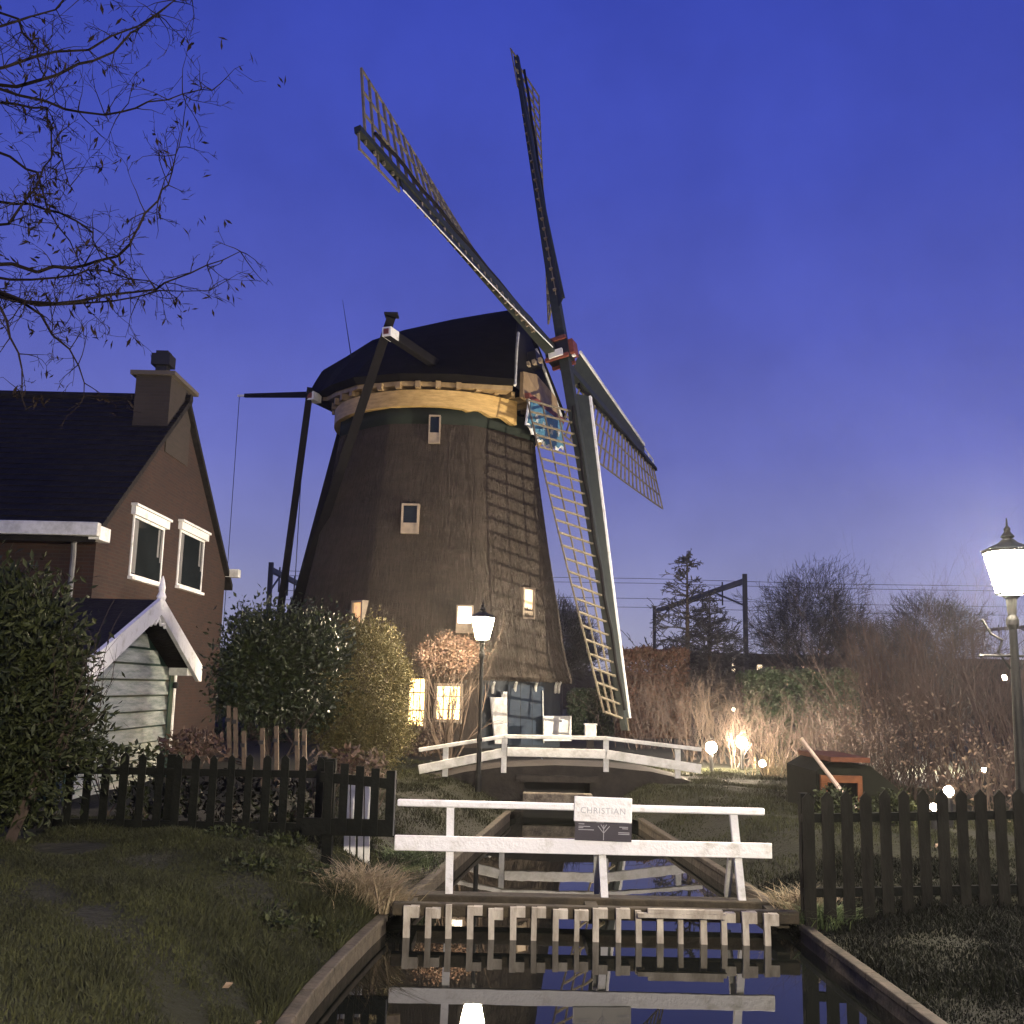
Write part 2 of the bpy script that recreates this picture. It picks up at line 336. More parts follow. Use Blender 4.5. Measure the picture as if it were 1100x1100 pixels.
edging('timber_edging', [(xr(y), y) for y in np.linspace(11.3, _ry2[-1], 6)], 'timber edging on the right of the ditch behind the white railing')

# grass
def grass_field(name, mt, region, n, hgt, w_=.012, edge=0, dens=1.05):
    xs = RNG.uniform(region[0], region[1], n); ysr = RNG.uniform(region[2], region[3], n)
    keep = []
    for i in range(n):
        x, y = xs[i], ysr[i]
        if xl(y)+.02 > x > xl(y)-.02: continue
        if xl(y)-.08 < x < xr(y)+.1 and y < 22.6: continue
        if edge and xl(y)-x > edge*(1+hash2(x*4, y*4)): continue
        k = hash2(x*1.3+4, y*1.3)
        if random.random() > dens+.4*k: continue
        keep.append((x, y, gh(x, y)-.01, max(.3, 1+.9*k)))
    K = np.array(keep); m = len(K)
    h = hgt*K[:, 3]*RNG.uniform(.5, 1.4, m); a = RNG.uniform(0, 2*np.pi, m); ln = RNG.normal(0, .45, (m, 2))*h[:, None]
    wv = np.stack([np.cos(a), np.sin(a), np.zeros(m)], 1)*w_*.5
    B = K[:, :3]; Tp = B + np.stack([ln[:, 0], ln[:, 1], h], 1); Md = B*.5 + Tp*.5 + np.stack([-ln[:, 0]*.18, -ln[:, 1]*.18, h*.12], 1)
    V = np.stack([B-wv, B+wv, Md+wv*.7, Md-wv*.7, Tp], 1).reshape(-1, 3); base = (np.arange(m)*5)[:, None]
    mb = MB(); mb.v.append(V); mb.f.extend((base+np.array([0,1,2,3])).tolist()); mb.f.extend((base+np.array([3,2,4])).tolist()); mb.n = len(V)
    return props(mb.build(name, mt), 'short rough grass growing over the bank' , 'grass', kind='stuff')
g1 = grass_field('grass', GRASS, (-8, -1.2, 5, 13), 190000, .05); g1['label'] = 'rough dark grass on the left bank before the picket fence'
g2 = grass_field('weeds', IVY, (1.9, 8.5, 5.5, 12.3), 140000, .06, dens=2); g2['label'] = 'shade-coloured weeds and long grass on the right bank under the picket fence'; g2['category'] = 'ground cover'
g4 = grass_field('edge_grass', GRASS, (-2.6, -.8, 5.5, 10.6), 50000, .13, .01, edge=.34); g4['label'] = 'shaggy taller grass along the left timber edging'
g3 = grass_field('grass', GRASS, (-3, 8, 12, 25), 130000, .05); g3['label'] = 'short lawn grass beside the ditch behind the white railing'

# ------------------------------------------------------------------ trash rack, railing, signs
rk = thing('trash_rack', (.8, 10.4, 0), 'wooden trash rack of upright bars across the ditch', 'trash rack')
a = P(425, 962, 10.75); b_ = P(846, 976, 10.75); zb = float((a[2]+b_[2])/2)
m = MB(); m.box((a[0]+.02, 10.24, .36), (b_[0]-.02, 10.36, .475)); bevel(m.build('beam', BEAMWOOD, rk), .015)
m = MB(); m.box((a[0]-.1, 10.93, .3), (b_[0]+.1, 11.16, .425)); bevel(m.build('walkway_plank', BEAMWOOD, rk), .015)
for x_ in (a[0]+.15, (a[0]+b_[0])/2, b_[0]-.15):
    m = MB(); m.box((x_-.06, 10.362, .3), (x_+.06, 10.928, .4)); m.build('cross_tie', BEAMWOOD, rk)
xsb = np.linspace(437, 823, 18)
for i, px in enumerate(xsb):
    p = P(px, 985, 10.15); x = p[0] + random.uniform(-.012, .012); w2 = .052 + random.uniform(-.006, .01); lean = random.uniform(-.012, .012); zt = .475 + random.uniform(-.025, .015)
    m = MB(); m.bar((x, 10.17, zt), (x+lean*2, 10.12, -.5), w2, .06, (0,1,0)); m.build('bar', RACKWOOD, rk)
    if i not in (2, 11, 12, 13, 14):
        m = MB(); m.box((x+w2/2+.002, 10.145, zt-.08-random.uniform(0, .03)), (x+w2/2+.085, 10.235, zt-.003)); m.build('block', RACKWOOD, rk)
p0 = P(696, 976, 10.1); p1 = P(776, 979, 10.1)
m = MB(); m.box((p0[0], 10.07, p0[2]-.035), (p1[0], 10.13, p0[2]+.0)); m.box((p0[0]-.1, 10.06, p0[2]-.075), (p1[0]+.03, 10.125, p0[2]-.037)); m.build('wedge_board', RACKWOOD, rk)

rl = thing('bridge_railing', (.75, 11, zb), 'white wooden railing with handrail and broad lower board above the trash rack', 'railing')
def seg(x0, y0, x1, y1, d): return P(x0, y0, d), P(x1, y1, d)
A, B = seg(427, 862, 821, 872, 11.0)
m = MB(); m.bar(A, B, .07, .07); bevel(m.build('handrail', WHITE, rl), .015)
A, B = seg(424, 905, 829, 914, 10.96)
m = MB(); m.bar(A, B, .035, .15); bevel(m.build('lower_board', WHITE, rl), .006)
for (xa, ya, xb, yb, d2) in ((484, 866, 482.5, 958, 11.03), (644, 870, 649.5, 960, 11.03), (787.5, 873, 797, 964, 11.03)):
    m = MB(); A, B = P(xa, ya, 11.03), P(xb, yb, d2); B[2] = zb-.02; m.bar(A, B, .075, .07, (0,1,0)); m.build('post', WHITE, rl)
for (xa, ya, xb, yb) in ((641, 915, 641, 958), (786, 912, 781, 962)):
    m = MB(); A, B = P(xa, ya, 11.08), P(xb, yb, 11.55); B[2] = zb-.05; m.bar(A, B, .06, .06, (1,0,0)); m.build('brace', WHITE_OLD, rl)

tl_, tr_ = P(617, 855, 10.94), P(679, 857.5, 10.94); bl_ = P(617.5, 882, 10.94); ex = (tr_-tl_); W_ = np.linalg.norm(ex); ex /= W_; ez = np.cross(ex, (0, 1.0, 0)); ez = -ez if ez[2] < 0 else ez; H1 = float(tl_[2]-bl_[2])
sg = thing('name_board', (tl_+tr_)/2 - ez*H1, 'white name board fixed on the middle of the handrail', 'sign')
m = MB(); m.prism([tl_+(0,-.02,0), tr_+(0,-.02,0), tr_-ez*H1+(0,-.02,0), tl_-ez*H1+(0,-.02,0)], (0,.02,0)); bevel(m.build('board', WHITE, sg), .008)
nrm = np.array([0,-1.0,0])
def on_board(u, v, base=tl_): return base + ex*u - ez*v + np.array([0,-.021,0])
t_ = text_mesh('CHRISTIAN', .085, on_board(W_*.5, H1*.55), ex, ez, SIGNINK, 'lettering', sg, .003)
ip = thing('information_panel', tl_ + ex*W_/2 - ez*(H1+.2), 'dark information panel hanging below the white name board', 'sign')
y1 = H1+.006; y2 = H1+.185
m = MB(); m.prism([on_board(.015, y1)+(0,.006,0), on_board(W_-.0, y1)+(0,.006,0), on_board(W_-.0, y2)+(0,.006,0), on_board(.015, y2)+(0,.006,0)], (0,.014,0)); m.build('panel', PANEL, ip)
m = MB()
def strip(u0, v0, u1, v1):
    m.quad(*[on_board(u, y1+v)+(0,.003,0) for u, v in ((u0,v0),(u0,v1),(u1,v1),(u1,v0))])
for (u0, v0, u1) in ((.05,.012,.11),(.05,.036,.17),(.05,.05,.1),(.05,.068,.21),(.47,.03,.56),(.5,.045,.56),(.46,.085,.575),(.46,.1,.575)): strip(u0, v0, u1, v0+.008)
m.build('printed_lines', GREYPRINT, ip)
m = MB()
for (a1, a2) in (((.31,.02),(.31,.17)),((.25,.03),(.31,.1)),((.37,.03),(.31,.1)),((.28,.015),(.31,.06)),((.34,.015),(.31,.06))):
    m.bar(on_board(a1[0], y1+a1[1])+(0,.004,0), on_board(a2[0], y1+a2[1])+(0,.004,0), .007, .003, (0,1,0))
m.build('printed_mark', GREYPRINT, ip)

# ------------------------------------------------------------------ far footbridge
fb = thing('footbridge', (.9, 20.3, .3), 'arched footbridge with white railing in front of the windmill', 'bridge')
DB = 20.0
def chain(name, pts, w_, h_, mt, d=DB):
    m = MB(); q = [P(x, y, d) for x, y in pts]
    for s, e in zip(q[:-1], q[1:]):
        dd = (e-s)/np.linalg.norm(e-s)*.02; m.bar(s-dd, e+dd, w_, h_)
    return bevel(m.build(name, mt, fb), .008)
chain('handrail', [(451,805.5),(542,791),(651,793),(752,805)], .09, .07, WHITE_OLD)
chain('lower_board', [(451,826.5),(538,809)], .04, .17, WHITE_OLD, DB-.02); chain('lower_board', [(546,807.5),(649,810)], .04, .17, WHITE_OLD, DB-.02); chain('lower_board', [(653,810.5),(752,826)], .04, .17, WHITE_OLD, DB-.02)
for (xa, ya, xb, yb) in ((479,801,478,834),(542,791,541,830),(651,793,651,829),(728,803,728,836)):
    m = MB(); m.bar(P(xa, ya+2, DB+.05), P(xb, yb, DB+.05), .1, .08, (0,1,0)); m.build('post', WHITE_OLD, fb)
top = [P(x, y, DB+.1) for x, y in ((425,850),(460,838),(500,829),(541,824),(596,822),(651,824),(700,829),(735,837),(770,850))]
m = MB()
for s, e in zip(top[:-1], top[1:]):
    lo = .15
    V = [s, e, e+(0,1.7,0), s+(0,1.7,0)]; m.prism(V, (0, 0, -.22))
m.build('deck', DECKMAT, fb)
m = MB()
c0, c1 = P(563, 838, DB+.1), P(634, 838, DB+.1)
def abut(xs0, xs1):
    q = [p for p in top if xs0 < p[0] < xs1]
    pts = [np.array([xs0, DB+.13, interp(xs0, [p[0] for p in top], [p[2] for p in top])-.12])] + [np.array([p[0], DB+.13, p[2]-.12]) for p in q] + [np.array([xs1, DB+.13, interp(xs1, [p[0] for p in top], [p[2] for p in top])-.12])]
    pts += [np.array([xs1, DB+.13, -.5]), np.array([xs0, DB+.13, -.5])]
    m.prism(pts, (0, 1.6, 0))
abut(top[0][0], c0[0]); m.build('abutment', DECKMAT, fb); m = MB(); abut(c1[0], top[-1][0]); m.build('abutment', DECKMAT, fb)
m = MB(); m.box((c0[0]-.3, 21.7, -.5), (c1[0]+.3, 22.3, c0[2]+.1)); m.build('culvert_wall', BLACKIRON, fb)
m = MB(); z_ = float(P(600, 858, DB-.2)[2]); m.box((c0[0]-.02, DB-.25, z_-.12), (c1[0]+.02, DB-.05, z_+.1)); bevel(m.build('sill_beam', STONE, fb), .02)
m = MB(); m.box((c0[0]-.15, DB-.0, c0[2]-.02), (c1[0]+.15, DB+.09, c0[2]+.1)); m.build('lintel_beam', DECKMAT, fb)

# ------------------------------------------------------------------ windmill
MC = np.array([-2.62, 35.1, .7]); GZ = .7
mill = thing('windmill', MC, 'thatched windmill with dark cap and four lattice sails', 'windmill')
U = np.array([.9256, -.3786, 0]); Wd = np.array([.3786, .9256, 0]); Zv = np.array([0, 0, 1.0])
def cp(s, wd, z): return np.array([MC[0], MC[1], 0]) + U*s + Wd*wd + Zv*z
NSEG = 64
def ringpt(r, z, k, rnd=.55):
    ph = 2*math.pi*k/NSEG; q = ((ph + math.pi/8) % (math.pi/4)) - math.pi/8
    rr = r*((1-rnd) + rnd*math.cos(math.pi/8)/math.cos(q)) / ((1-rnd)+rnd*1.0)*1.02
    return (MC[0] + rr*math.cos(ph - math.pi/2), MC[1] + rr*math.sin(ph - math.pi/2), z)
prof = [(4.35,2.75),(4.78,2.72),(4.86,2.85),(4.72,3.2),(4.56,3.9),(4.38,5.0),(4.2,6.0),(4.02,7.0),(3.86,8.0),(3.7,9.0),(3.55,10.0),(3.42,11.0),(3.4,11.45)]
m = MB(); V = []; Fc = []
for r, z in prof:
    for k in range(NSEG): V.append(ringpt(r, z, k))
for i in range(len(prof)-1):
    for k in range(NSEG): Fc.append((i*NSEG+k, i*NSEG+(k+1) % NSEG, (i+1)*NSEG+(k+1) % NSEG, (i+1)*NSEG+k))
m.add(V, Fc); body = m.build('body', THATCH, mill, smooth=True)
n_ = 42000; q0 = RNG.random(n_); ph_ = RNG.uniform(-2.3, 2.3, n_)-math.pi/2; zz_ = 2.74+(11.0-2.74)*q0**1.15; zz_[:2600] = 2.74+RNG.uniform(-.02, .1, 2600)
def brad(z): return np.interp(z, [p[1] for p in prof[2:]], [p[0] for p in prof[2:]])
def bpt(ph, z, off):
    q = ((ph+math.pi/2+math.pi/8) % (math.pi/4))-math.pi/8; rr = brad(z)*(.45+.55*math.cos(math.pi/8)/np.cos(q))*1.02+off
    return np.stack([MC[0]+rr*np.cos(ph), MC[1]+rr*np.sin(ph), z], 1)
ln_ = RNG.uniform(.16, .5, n_); m = MB(); m.sticks(bpt(ph_+RNG.normal(size=n_)*.004, zz_+ln_, -.012), bpt(ph_, zz_-.04, RNG.uniform(.0, .013, n_)), np.full(n_, .011), np.full(n_, .006)); reed = m.build('thatch_reeds', REED, body); reed['kind'] = 'stuff'
m = MB(); V = []; Fc = []
pr2 = [(3.44,10.75),(3.47,10.75),(3.45,11.46),(3.4,11.46)]
for r, z in pr2:
    for k in range(NSEG): V.append(ringpt(r, z, k))
for i in range(3):
    for k in range(NSEG): Fc.append((i*NSEG+k, i*NSEG+(k+1) % NSEG, (i+1)*NSEG+(k+1) % NSEG, (i+1)*NSEG+k))
m.add(V, Fc); m.build('green_band', mat('dark_green_band', (.009,.016,.009), .8), mill, smooth=True)
def oct_face(k, r, lat, z):             # point on flat face k (0 faces the camera, +1 to the right)
    ph = k*math.pi/4 - math.pi/2; n_ = np.array([math.cos(ph), math.sin(ph), 0]); t_ = np.array([-math.sin(ph), math.cos(ph), 0])
    return np.array([MC[0], MC[1], 0]) + n_*r + t_*lat + Zv*z, n_, t_
RB = 4.3
for k in range(8):
    hw = RB*math.tan(math.pi/8); p0, n_, t_ = oct_face(k, RB, -hw, .5); p1, _, _ = oct_face(k, RB, hw, .5)
    m = MB(); m.prism([p0, p1, p1+Zv*2.4, p0+Zv*2.4], -n_*.12)
    m.build('base_wall', BLUEPAINT if k == 1 else MILLBRICK, mill, label='dark blue boarded base wall' if k == 1 else None)
# door and fittings on blue face
def fpt(px, py, k=1, r=RB+.06):         # pixel onto a face plane
    p0, n_, t_ = oct_face(k, r, 0, 0); d = ray(px, py); tt = np.dot(p0-EYE, n_)/np.dot(d, n_); return EYE + d*tt, n_, t_
q = [fpt(x, y)[0] for x, y in ((545,735),(583,737),(583,800),(545,800))]; n1 = fpt(545,735)[1]
dr = MB(); dr.prism(q, n1*.05); door = dr.build('door', mat('blue_door', (.016,.03,.05), .45), mill)
m = MB()
for t in (.33, .66): m.bar(q[0]*(1-t)+q[1]*t+n1*.053, q[3]*(1-t)+q[2]*t+n1*.053, .012, .01, n1)
m.build('board_joint', BLACKIRON, door)
q = [fpt(x, y, 1, RB+.2)[0] for x, y in ((526,749),(538,749),(540,743),(543.5,743),(544,799),(531,799))]
m = MB(); m.prism(q, n1*.05); m.build('door_leaf', WHITE_OLD, mill, label='white half door leaf standing open')
q = [fpt(x, y, 1, RB+.35)[0] for x, y in ((583,769),(613,769),(613,796),(583,796))]
wb = thing('white_board', (q[2]+q[3])/2, 'white square board standing against the blue mill base', 'board'); m = MB(); m.prism(q, n1*.04); bevel(m.build('panel', WHITE_OLD, wb), .01)
for px in (531, 555, 577, 598.5, 602):
    a0 = fpt(px, 733, 1, RB+.32)[0]; a1 = fpt(px-1.5, 737, 1, RB+.2)[0]; a2 = fpt(px-2, 744, 1, RB+.04)[0]
    m = MB(); m.tube([a0, a1, a2], .045, 6); m.build('eave_bracket', WHITE_OLD, mill)
m = MB(); a0 = fpt(580.5, 742)[0]; a1 = fpt(581.5, 798)[0]; m.tube([a0+n1*.1, a1+n1*.1], .02); m.build('corner_strip', WHITE_OLD, mill)
# windows
def face_window(k, x0, y0, x1, y1, r, lit=None, split=.6, bars=0, tilt=0, name='window'):
    p0, n_, t_ = fpt((x0+x1)/2, (y0+y1)/2, k, r); wv = abs(np.dot(fpt(x1, (y0+y1)/2, k, r)[0]-fpt(x0, (y0+y1)/2, k, r)[0], t_)); hv = fpt((x0+x1)/2, y0, k, r)[0][2]-fpt((x0+x1)/2, y1, k, r)[0][2]
    def q(a, b, o): return p0 + t_*a*wv + Zv*b*hv + n_*o
    fw = .11; m = MB()
    def fr(a0, b0, a1, b1, o0=-.35, o1=.05): m.prism([q(a0,b0,o1), q(a1,b0,o1), q(a1,b1,o1), q(a0,b1,o1)], n_*(o0-o1))
    fx = fw; fy = fw*wv/hv
    fr(-.5,-.5,-.5+fx,.5); fr(.5-fx,-.5,.5,.5); fr(-.5+fx,.5-fy,.5-fx,.5); fr(-.5+fx,-.5,.5-fx,-.5+fy)
    for b in range(bars):
        c = -.5+(b+1)/(bars+1); m.prism([q(-.5+fx,c-.012,.03), q(.5-fx,c-.012,.03), q(.5-fx,c+.012,.03), q(-.5+fx,c+.012,.03)], -n_*.06)
        m.prism([q(c-.02,-.5+fy,.025), q(c+.02,-.5+fy,.025), q(c+.02,.5-fy,.025), q(c-.02,.5-fy,.025)], -n_*.05)
    wo = m.build(name, CREAM, mill)
    m = MB(); m.prism([q(-.5+fx,-.5+fy,-.02), q(.5-fx,-.5+fy,-.02), q(.5-fx,.5-fy,-.02), q(-.5+fx,.5-fy,-.02)], -n_*.02); m.build('pane', lit or GLASS, wo)
    if split:
        m = MB(); m.prism([q(-.5+fx,-.5+fy,.01), q(.5-fx,-.5+fy,.01), q(.5-fx,.5-split-.02,.01), q(-.5+fx,.5-split-.02,.01)], -n_*.025); m.build('lower_panel', CREAM, wo)
    return wo
LITW = emit('lit_window', (1.0,.66,.24), 6.0, 3); LITDIM = emit('dim_lit_window', (1.0,.5,.13), .8, 5); LITHOT = emit('bright_lit_window', (1.0,.85,.6), 9.0)
face_window(0, 460.5, 446, 473, 476, 3.56); face_window(0, 431, 541, 450, 573, 4.02, split=.62)
face_window(0, 490, 650, 508, 680, 4.5, lit=LITHOT, split=.62)
face_window(1, 561, 631, 574, 665, 4.3, lit=LITDIM, split=.72)
face_window(-1, 378, 645, 390, 671, 4.28, lit=LITDIM, split=0)
face_window(0, 437, 725, 458, 782, RB+.1, lit=LITW, split=0, bars=2); face_window(0, 466, 734, 497, 776, RB+.1, lit=LITW, split=0, bars=2)

# cap: thatched hull
SEC = [(-5.05,.35,13.0,13.76),(-4.65,.85,12.78,13.9),(-3.6,1.75,12.45,14.34),(-2.5,2.9,12.22,14.83),(-1.2,3.72,12.1,15.04),(.4,3.72,12.08,15.18),(1.8,3.2,12.05,15.24),(3.0,2.35,12.0,15.27)]
KP = 9; m = MB(); V = []; Fc = []
for i, (s, hw, zb0, zr) in enumerate(SEC):
    for k in range(2*KP+1):
        t = (k-KP)/KP; a = abs(t)
        x = hw*math.copysign(a**.92, t); z = zr - (zr-zb0)*(a**1.12)
        ss = s + (.75*(zr-z)/(zr-zb0) if i == len(SEC)-1 else .35*(zr-z)/(zr-zb0) if i == len(SEC)-2 else 0)
        V.append(cp(ss, x, z))
n = 2*KP+1
for i in range(len(SEC)-1):
    for k in range(n-1): Fc.append((i*n+k, i*n+k+1, (i+1)*n+k+1, (i+1)*n+k))
Fc.append(tuple(range(n))); m.add(V, Fc)
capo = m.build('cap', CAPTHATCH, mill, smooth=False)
sm = capo.modifiers.new('thick', 'SOLIDIFY'); sm.thickness = .28; sm.offset = -1
fe = np.array(V[-n:])                    # front edge
m = MB(); m.add(np.vstack([fe, [cp(3.75, 0, 12.0)]]), [tuple(range(n))]); m.build('front_boarding', DARKWOOD, capo)
m = MB(); m.tube([p + U*.04 + Zv*.02 for p in fe[:KP-2]], .055, 5); m.tube([p + U*.04 + Zv*.02 for p in fe[KP+3:]], .055, 5); m.build('verge_trim', WHITE_OLD, capo)
m = MB()                                  # storm shield planking on the front
m.prism([cp(3.78, -1.9, 11.75), cp(3.78, 1.9, 11.75), cp(3.66, 1.6, 12.7), cp(3.5, 0, 13.1), cp(3.66, -1.6, 12.7)], U*.12); m.build('breast_beam', OCHRE_D, capo)
# ochre ring under the cap
def skirt(r0, z0f, z1f, mt, name, a0, a1, th=.12, n=60):
    m = MB(); V = []; Fc = []
    for k in range(n+1):
        ph = a0+(a1-a0)*k/n
        for rr, zz in ((r0, z0f(ph)), (r0, z1f(ph)), (r0-th, z1f(ph)), (r0-th, z0f(ph))):
            V.append((MC[0]+rr*math.cos(ph), MC[1]+rr*math.sin(ph), zz))
    for k in range(n):
        for j in range(4): Fc.append((k*4+j, (k+1)*4+j, (k+1)*4+(j+1) % 4, k*4+(j+1) % 4))
    Fc += [(0,1,2,3), (n*4+3, n*4+2, n*4+1, n*4)]
    m.add(V, Fc); return m.build(name, mt, mill, smooth=False)
fr_ang = math.atan2(U[1], U[0])
def lowz(ph):
    d = (fr_ang - ph) % (2*math.pi); d = min(d, 2*math.pi-d)
    e = max(0, 1.3-d)/1.3; return 11.27 - .45*e*e + (.05*math.sin(ph*26) if d < .9 else 0)
skirt(3.66, lowz, lambda ph: 11.8 if True else 0, OCHRE, 'cap_ring', fr_ang-2*math.pi+.35, fr_ang-.35, .2, 150)
m = MB()
for k in range(36):
    ph = 2*math.pi*k/36+.05
    d = np.array([math.cos(ph), math.sin(ph), 0]); c = np.array([MC[0], MC[1], 0])
    m.bar(c+d*3.0+Zv*11.92, c+d*3.78+Zv*11.95, .16, .22)
m.build('joists', OCHRE_D, mill)
# soffit plank following the eave, both sides and the tail
m = MB(); V = []; Fc = []
outl = [(s, -hw+.05, zb0) for s, hw, zb0, zr in SEC[::-1]] + [(s, hw-.05, zb0) for s, hw, zb0, zr in SEC]
for i, (s, wd, zb0) in enumerate(outl):
    c_in = .84
    s2 = s + (.7 if abs(s-3.0) < .01 else 0)
    for a_, dz in ((1.0, .02), (1.0, -.13), (c_in, -.13), (c_in, .02)): V.append(cp(s2 if a_ == 1 else s2*.9, wd*a_, zb0+dz))
for k in range(len(outl)-1):
    for j in range(4): Fc.append((k*4+j, (k+1)*4+j, (k+1)*4+(j+1) % 4, k*4+(j+1) % 4))
m.add(V, Fc); m.build('eave_plank', OCHRE_D, mill)
# beard board with scalloped edge, below the front
def beard(off, grow, mt, name, par):
    pts = []; n = 24
    for k in range(n+1):
        t = k/n; wd = -1.75+3.5*t; sc_ = .10*abs(math.sin(t*math.pi*6)); zlow = 10.92 - .33*math.sin(t*math.pi) + sc_ - grow
        pts.append((wd*(1+grow*.5), zlow))
    poly = [cp(3.95+off, wd, z) for wd, z in pts] + [cp(3.95+off, 1.5+grow, 11.75+grow), cp(3.95+off, -1.5-grow, 11.75+grow)]
    m = MB(); m.prism(poly, U*.05); return m.build(name, mt, par)
bb = beard(0, .09, WHITE, 'beard_board', mill); beard(.06, 0, BEARDBLUE, 'painted_field', bb)
m = MB()
for wd, z, r_ in ((-1.1,11.25,.16),(-.45,11.15,.13),(.3,11.2,.18),(1.0,11.25,.14)):
    for k in range(6):
        a = k*math.pi/3; c = cp(4.09, wd, z); m.bar(c, c+Wd*math.cos(a)*r_+Zv*math.sin(a)*r_, .05, .02, U)
m.build('painted_flowers', WHITE_OLD, bb)
m = MB(); m.bar(cp(3.95,-1.72,11.85), cp(3.95,1.72,11.85), .2, .16); m.build('red_moulding', REDIRON, bb)
# beams, braces, tail
def E_(x, y, Y): return P(x, y, Y)
LS_near = cp(1.3, -6.3, 12.75); LS_far = cp(1.3, 6.3, 12.75)
m = MB(); m.bar(LS_near, LS_far, .27, .29); bevel(m.build('long_beam', DARKWOOD, mill), .03)
def endcap(c, d, red, s=.36):
    m = MB(); m.bar(c-d*.02, c+d*.5, s+.06, s+.06); o = m.build('beam_end', WHITE, mill)
    m = MB(); m.bar(c-d*.05, c-d*.022, s-.06, s-.06); m.build('end_mark', REDIRON, o); return o
endcap(LS_near, Wd, REDIRON, .22); SS_near = P(333, 425, 34.9); _r0 = SS_near-MC; SS_far = SS_near+Wd*(-2*float(_r0@Wd))
m = MB(); m.bar(SS_near, SS_far, .28, .28); m.build('short_beam', DARKWOOD, mill); endcap(SS_near, Wd, REDIRON, .24)
TAIL = cp(-6.35, 0, 1.6); TT = cp(-6.0, 0, 4.4)
for A_, w0 in ((LS_near, .26), (LS_far, .26)):
    m = MB(); m.bar(A_+Zv*.55+Wd*(.25 if A_ is LS_near else -.25), TAIL+Zv*1.2, w0, w0, (1,0,0), .34, .34); m.build('long_brace', DARKWOOD, mill)
    m = MB(); c = A_+Zv*.62+Wd*(.25 if A_ is LS_near else -.25); m.box(c-(.2,.2,.06), c+(.2,.2,0)); m.build('brace_cap', BLACKIRON, mill)
for A_ in (SS_near, SS_far):
    m = MB(); m.bar(A_+Zv*.3, TAIL+Zv*1.9, .2, .2, (1,0,0), .24, .24); m.build('short_brace', DARKWOOD, mill)
m = MB(); m.bar(cp(-3.6, 0, 12.9), TAIL, .34, .4, (1,0,0), .4, .45); m.build('tail_pole', DARKWOOD, mill)
m = MB(); c = TAIL; m.tube([c-Wd*.9+Zv*.1, c+Wd*.9+Zv*.1], .22, 10); m.bar(c-Wd*.9+Zv*.1-Zv*.9-U*.5, c-Wd*.9+Zv*.1+Zv*.9+U*.5, .08, .12); m.bar(c-Wd*.9+Zv*.1-Zv*.9+U*.7, c-Wd*.9+Zv*.1+Zv*.9-U*.7, .08, .12)
m.box(c-(.12,.12,1.0), c+(.12,.12,0)); m.build('winch', DARKWOOD, mill)
la, lb = P(263, 425, 37.7), P(332, 424, 36.6)
m = MB(); m.bar(la, lb, .1, .14, (0,0,1), .16, .2); lv = m.build('brake_lever', DARKWOOD, mill)
m = MB(); d_ = (la-lb)/np.linalg.norm(la-lb); m.bar(la+d_*.005, la+d_*.32, .06, .08); m.build('lever_tip', WHITE, lv)
m = MB(); rp_ = la+d_*.25; m.tube([rp_, rp_-Zv*4, rp_-Zv*11], .012, 4); m.tube([lb-Zv*.1-Wd*.2, lb-Zv*7-Wd*.2], .014, 4); m.build('brake_rope', BLACKIRON, mill)
m = MB(); m.tube([P(378, 388, 35), P(368, 322, 35)], [.02, .006], 4); m.build('lightning_rod', BLACKIRON, mill)
# sails
HUB = np.array([1.4825, 33.5, 13.8127]); Bv = np.array([-.14495, .17864, .97318]); Cv = np.array([.39715, .91136, -.10814]); Nv = np.array([.90623, -.37082, .20305])
LB = 12.85
m = MB(); m.bar(HUB-Nv*3.2, HUB-Nv*.75, .5, .5, Bv); m.build('windshaft', BLACKIRON, mill)
m = MB()
for o in (-.17, .2): m.bar(HUB+Nv*(o-.24), HUB+Nv*(o+.24), .62, .62, Bv)
poll = bevel(m.build('poll_end', BLACKIRON, mill), .03)
m = MB(); m.bar(HUB+Nv*.44, HUB+Nv*.6, .5, .5, Bv)
for sB, sC in ((1,1),(1,-1),(-1,1),(-1,-1)): m.bar(HUB+Bv*sB*.34+Cv*sC*.34-Nv*.42, HUB+Bv*sB*.34+Cv*sC*.34+Nv*.42, .12, .12, Bv)
m.build('red_wedges', REDIRON, poll)
m = MB()
for sC in (-1, 1): m.bar(HUB+Cv*sC*.42-Bv*.35, HUB+Cv*sC*.42-Bv*.1, .1, .5, Nv)
m.bar(HUB+Nv*.5-Bv*.3, HUB+Nv*.5+Bv*.3, .12, .12, Cv); m.build('white_wedges', WHITE, poll)
m = MB(); 
for k in range(4): m.bar(HUB-Cv*.45-Bv*.32-Nv*(.5+k*.22), HUB-Cv*.45-Bv*.32-Nv*(.62+k*.22), .16, .16, Bv)
m.build('white_bands', CREAM, poll)
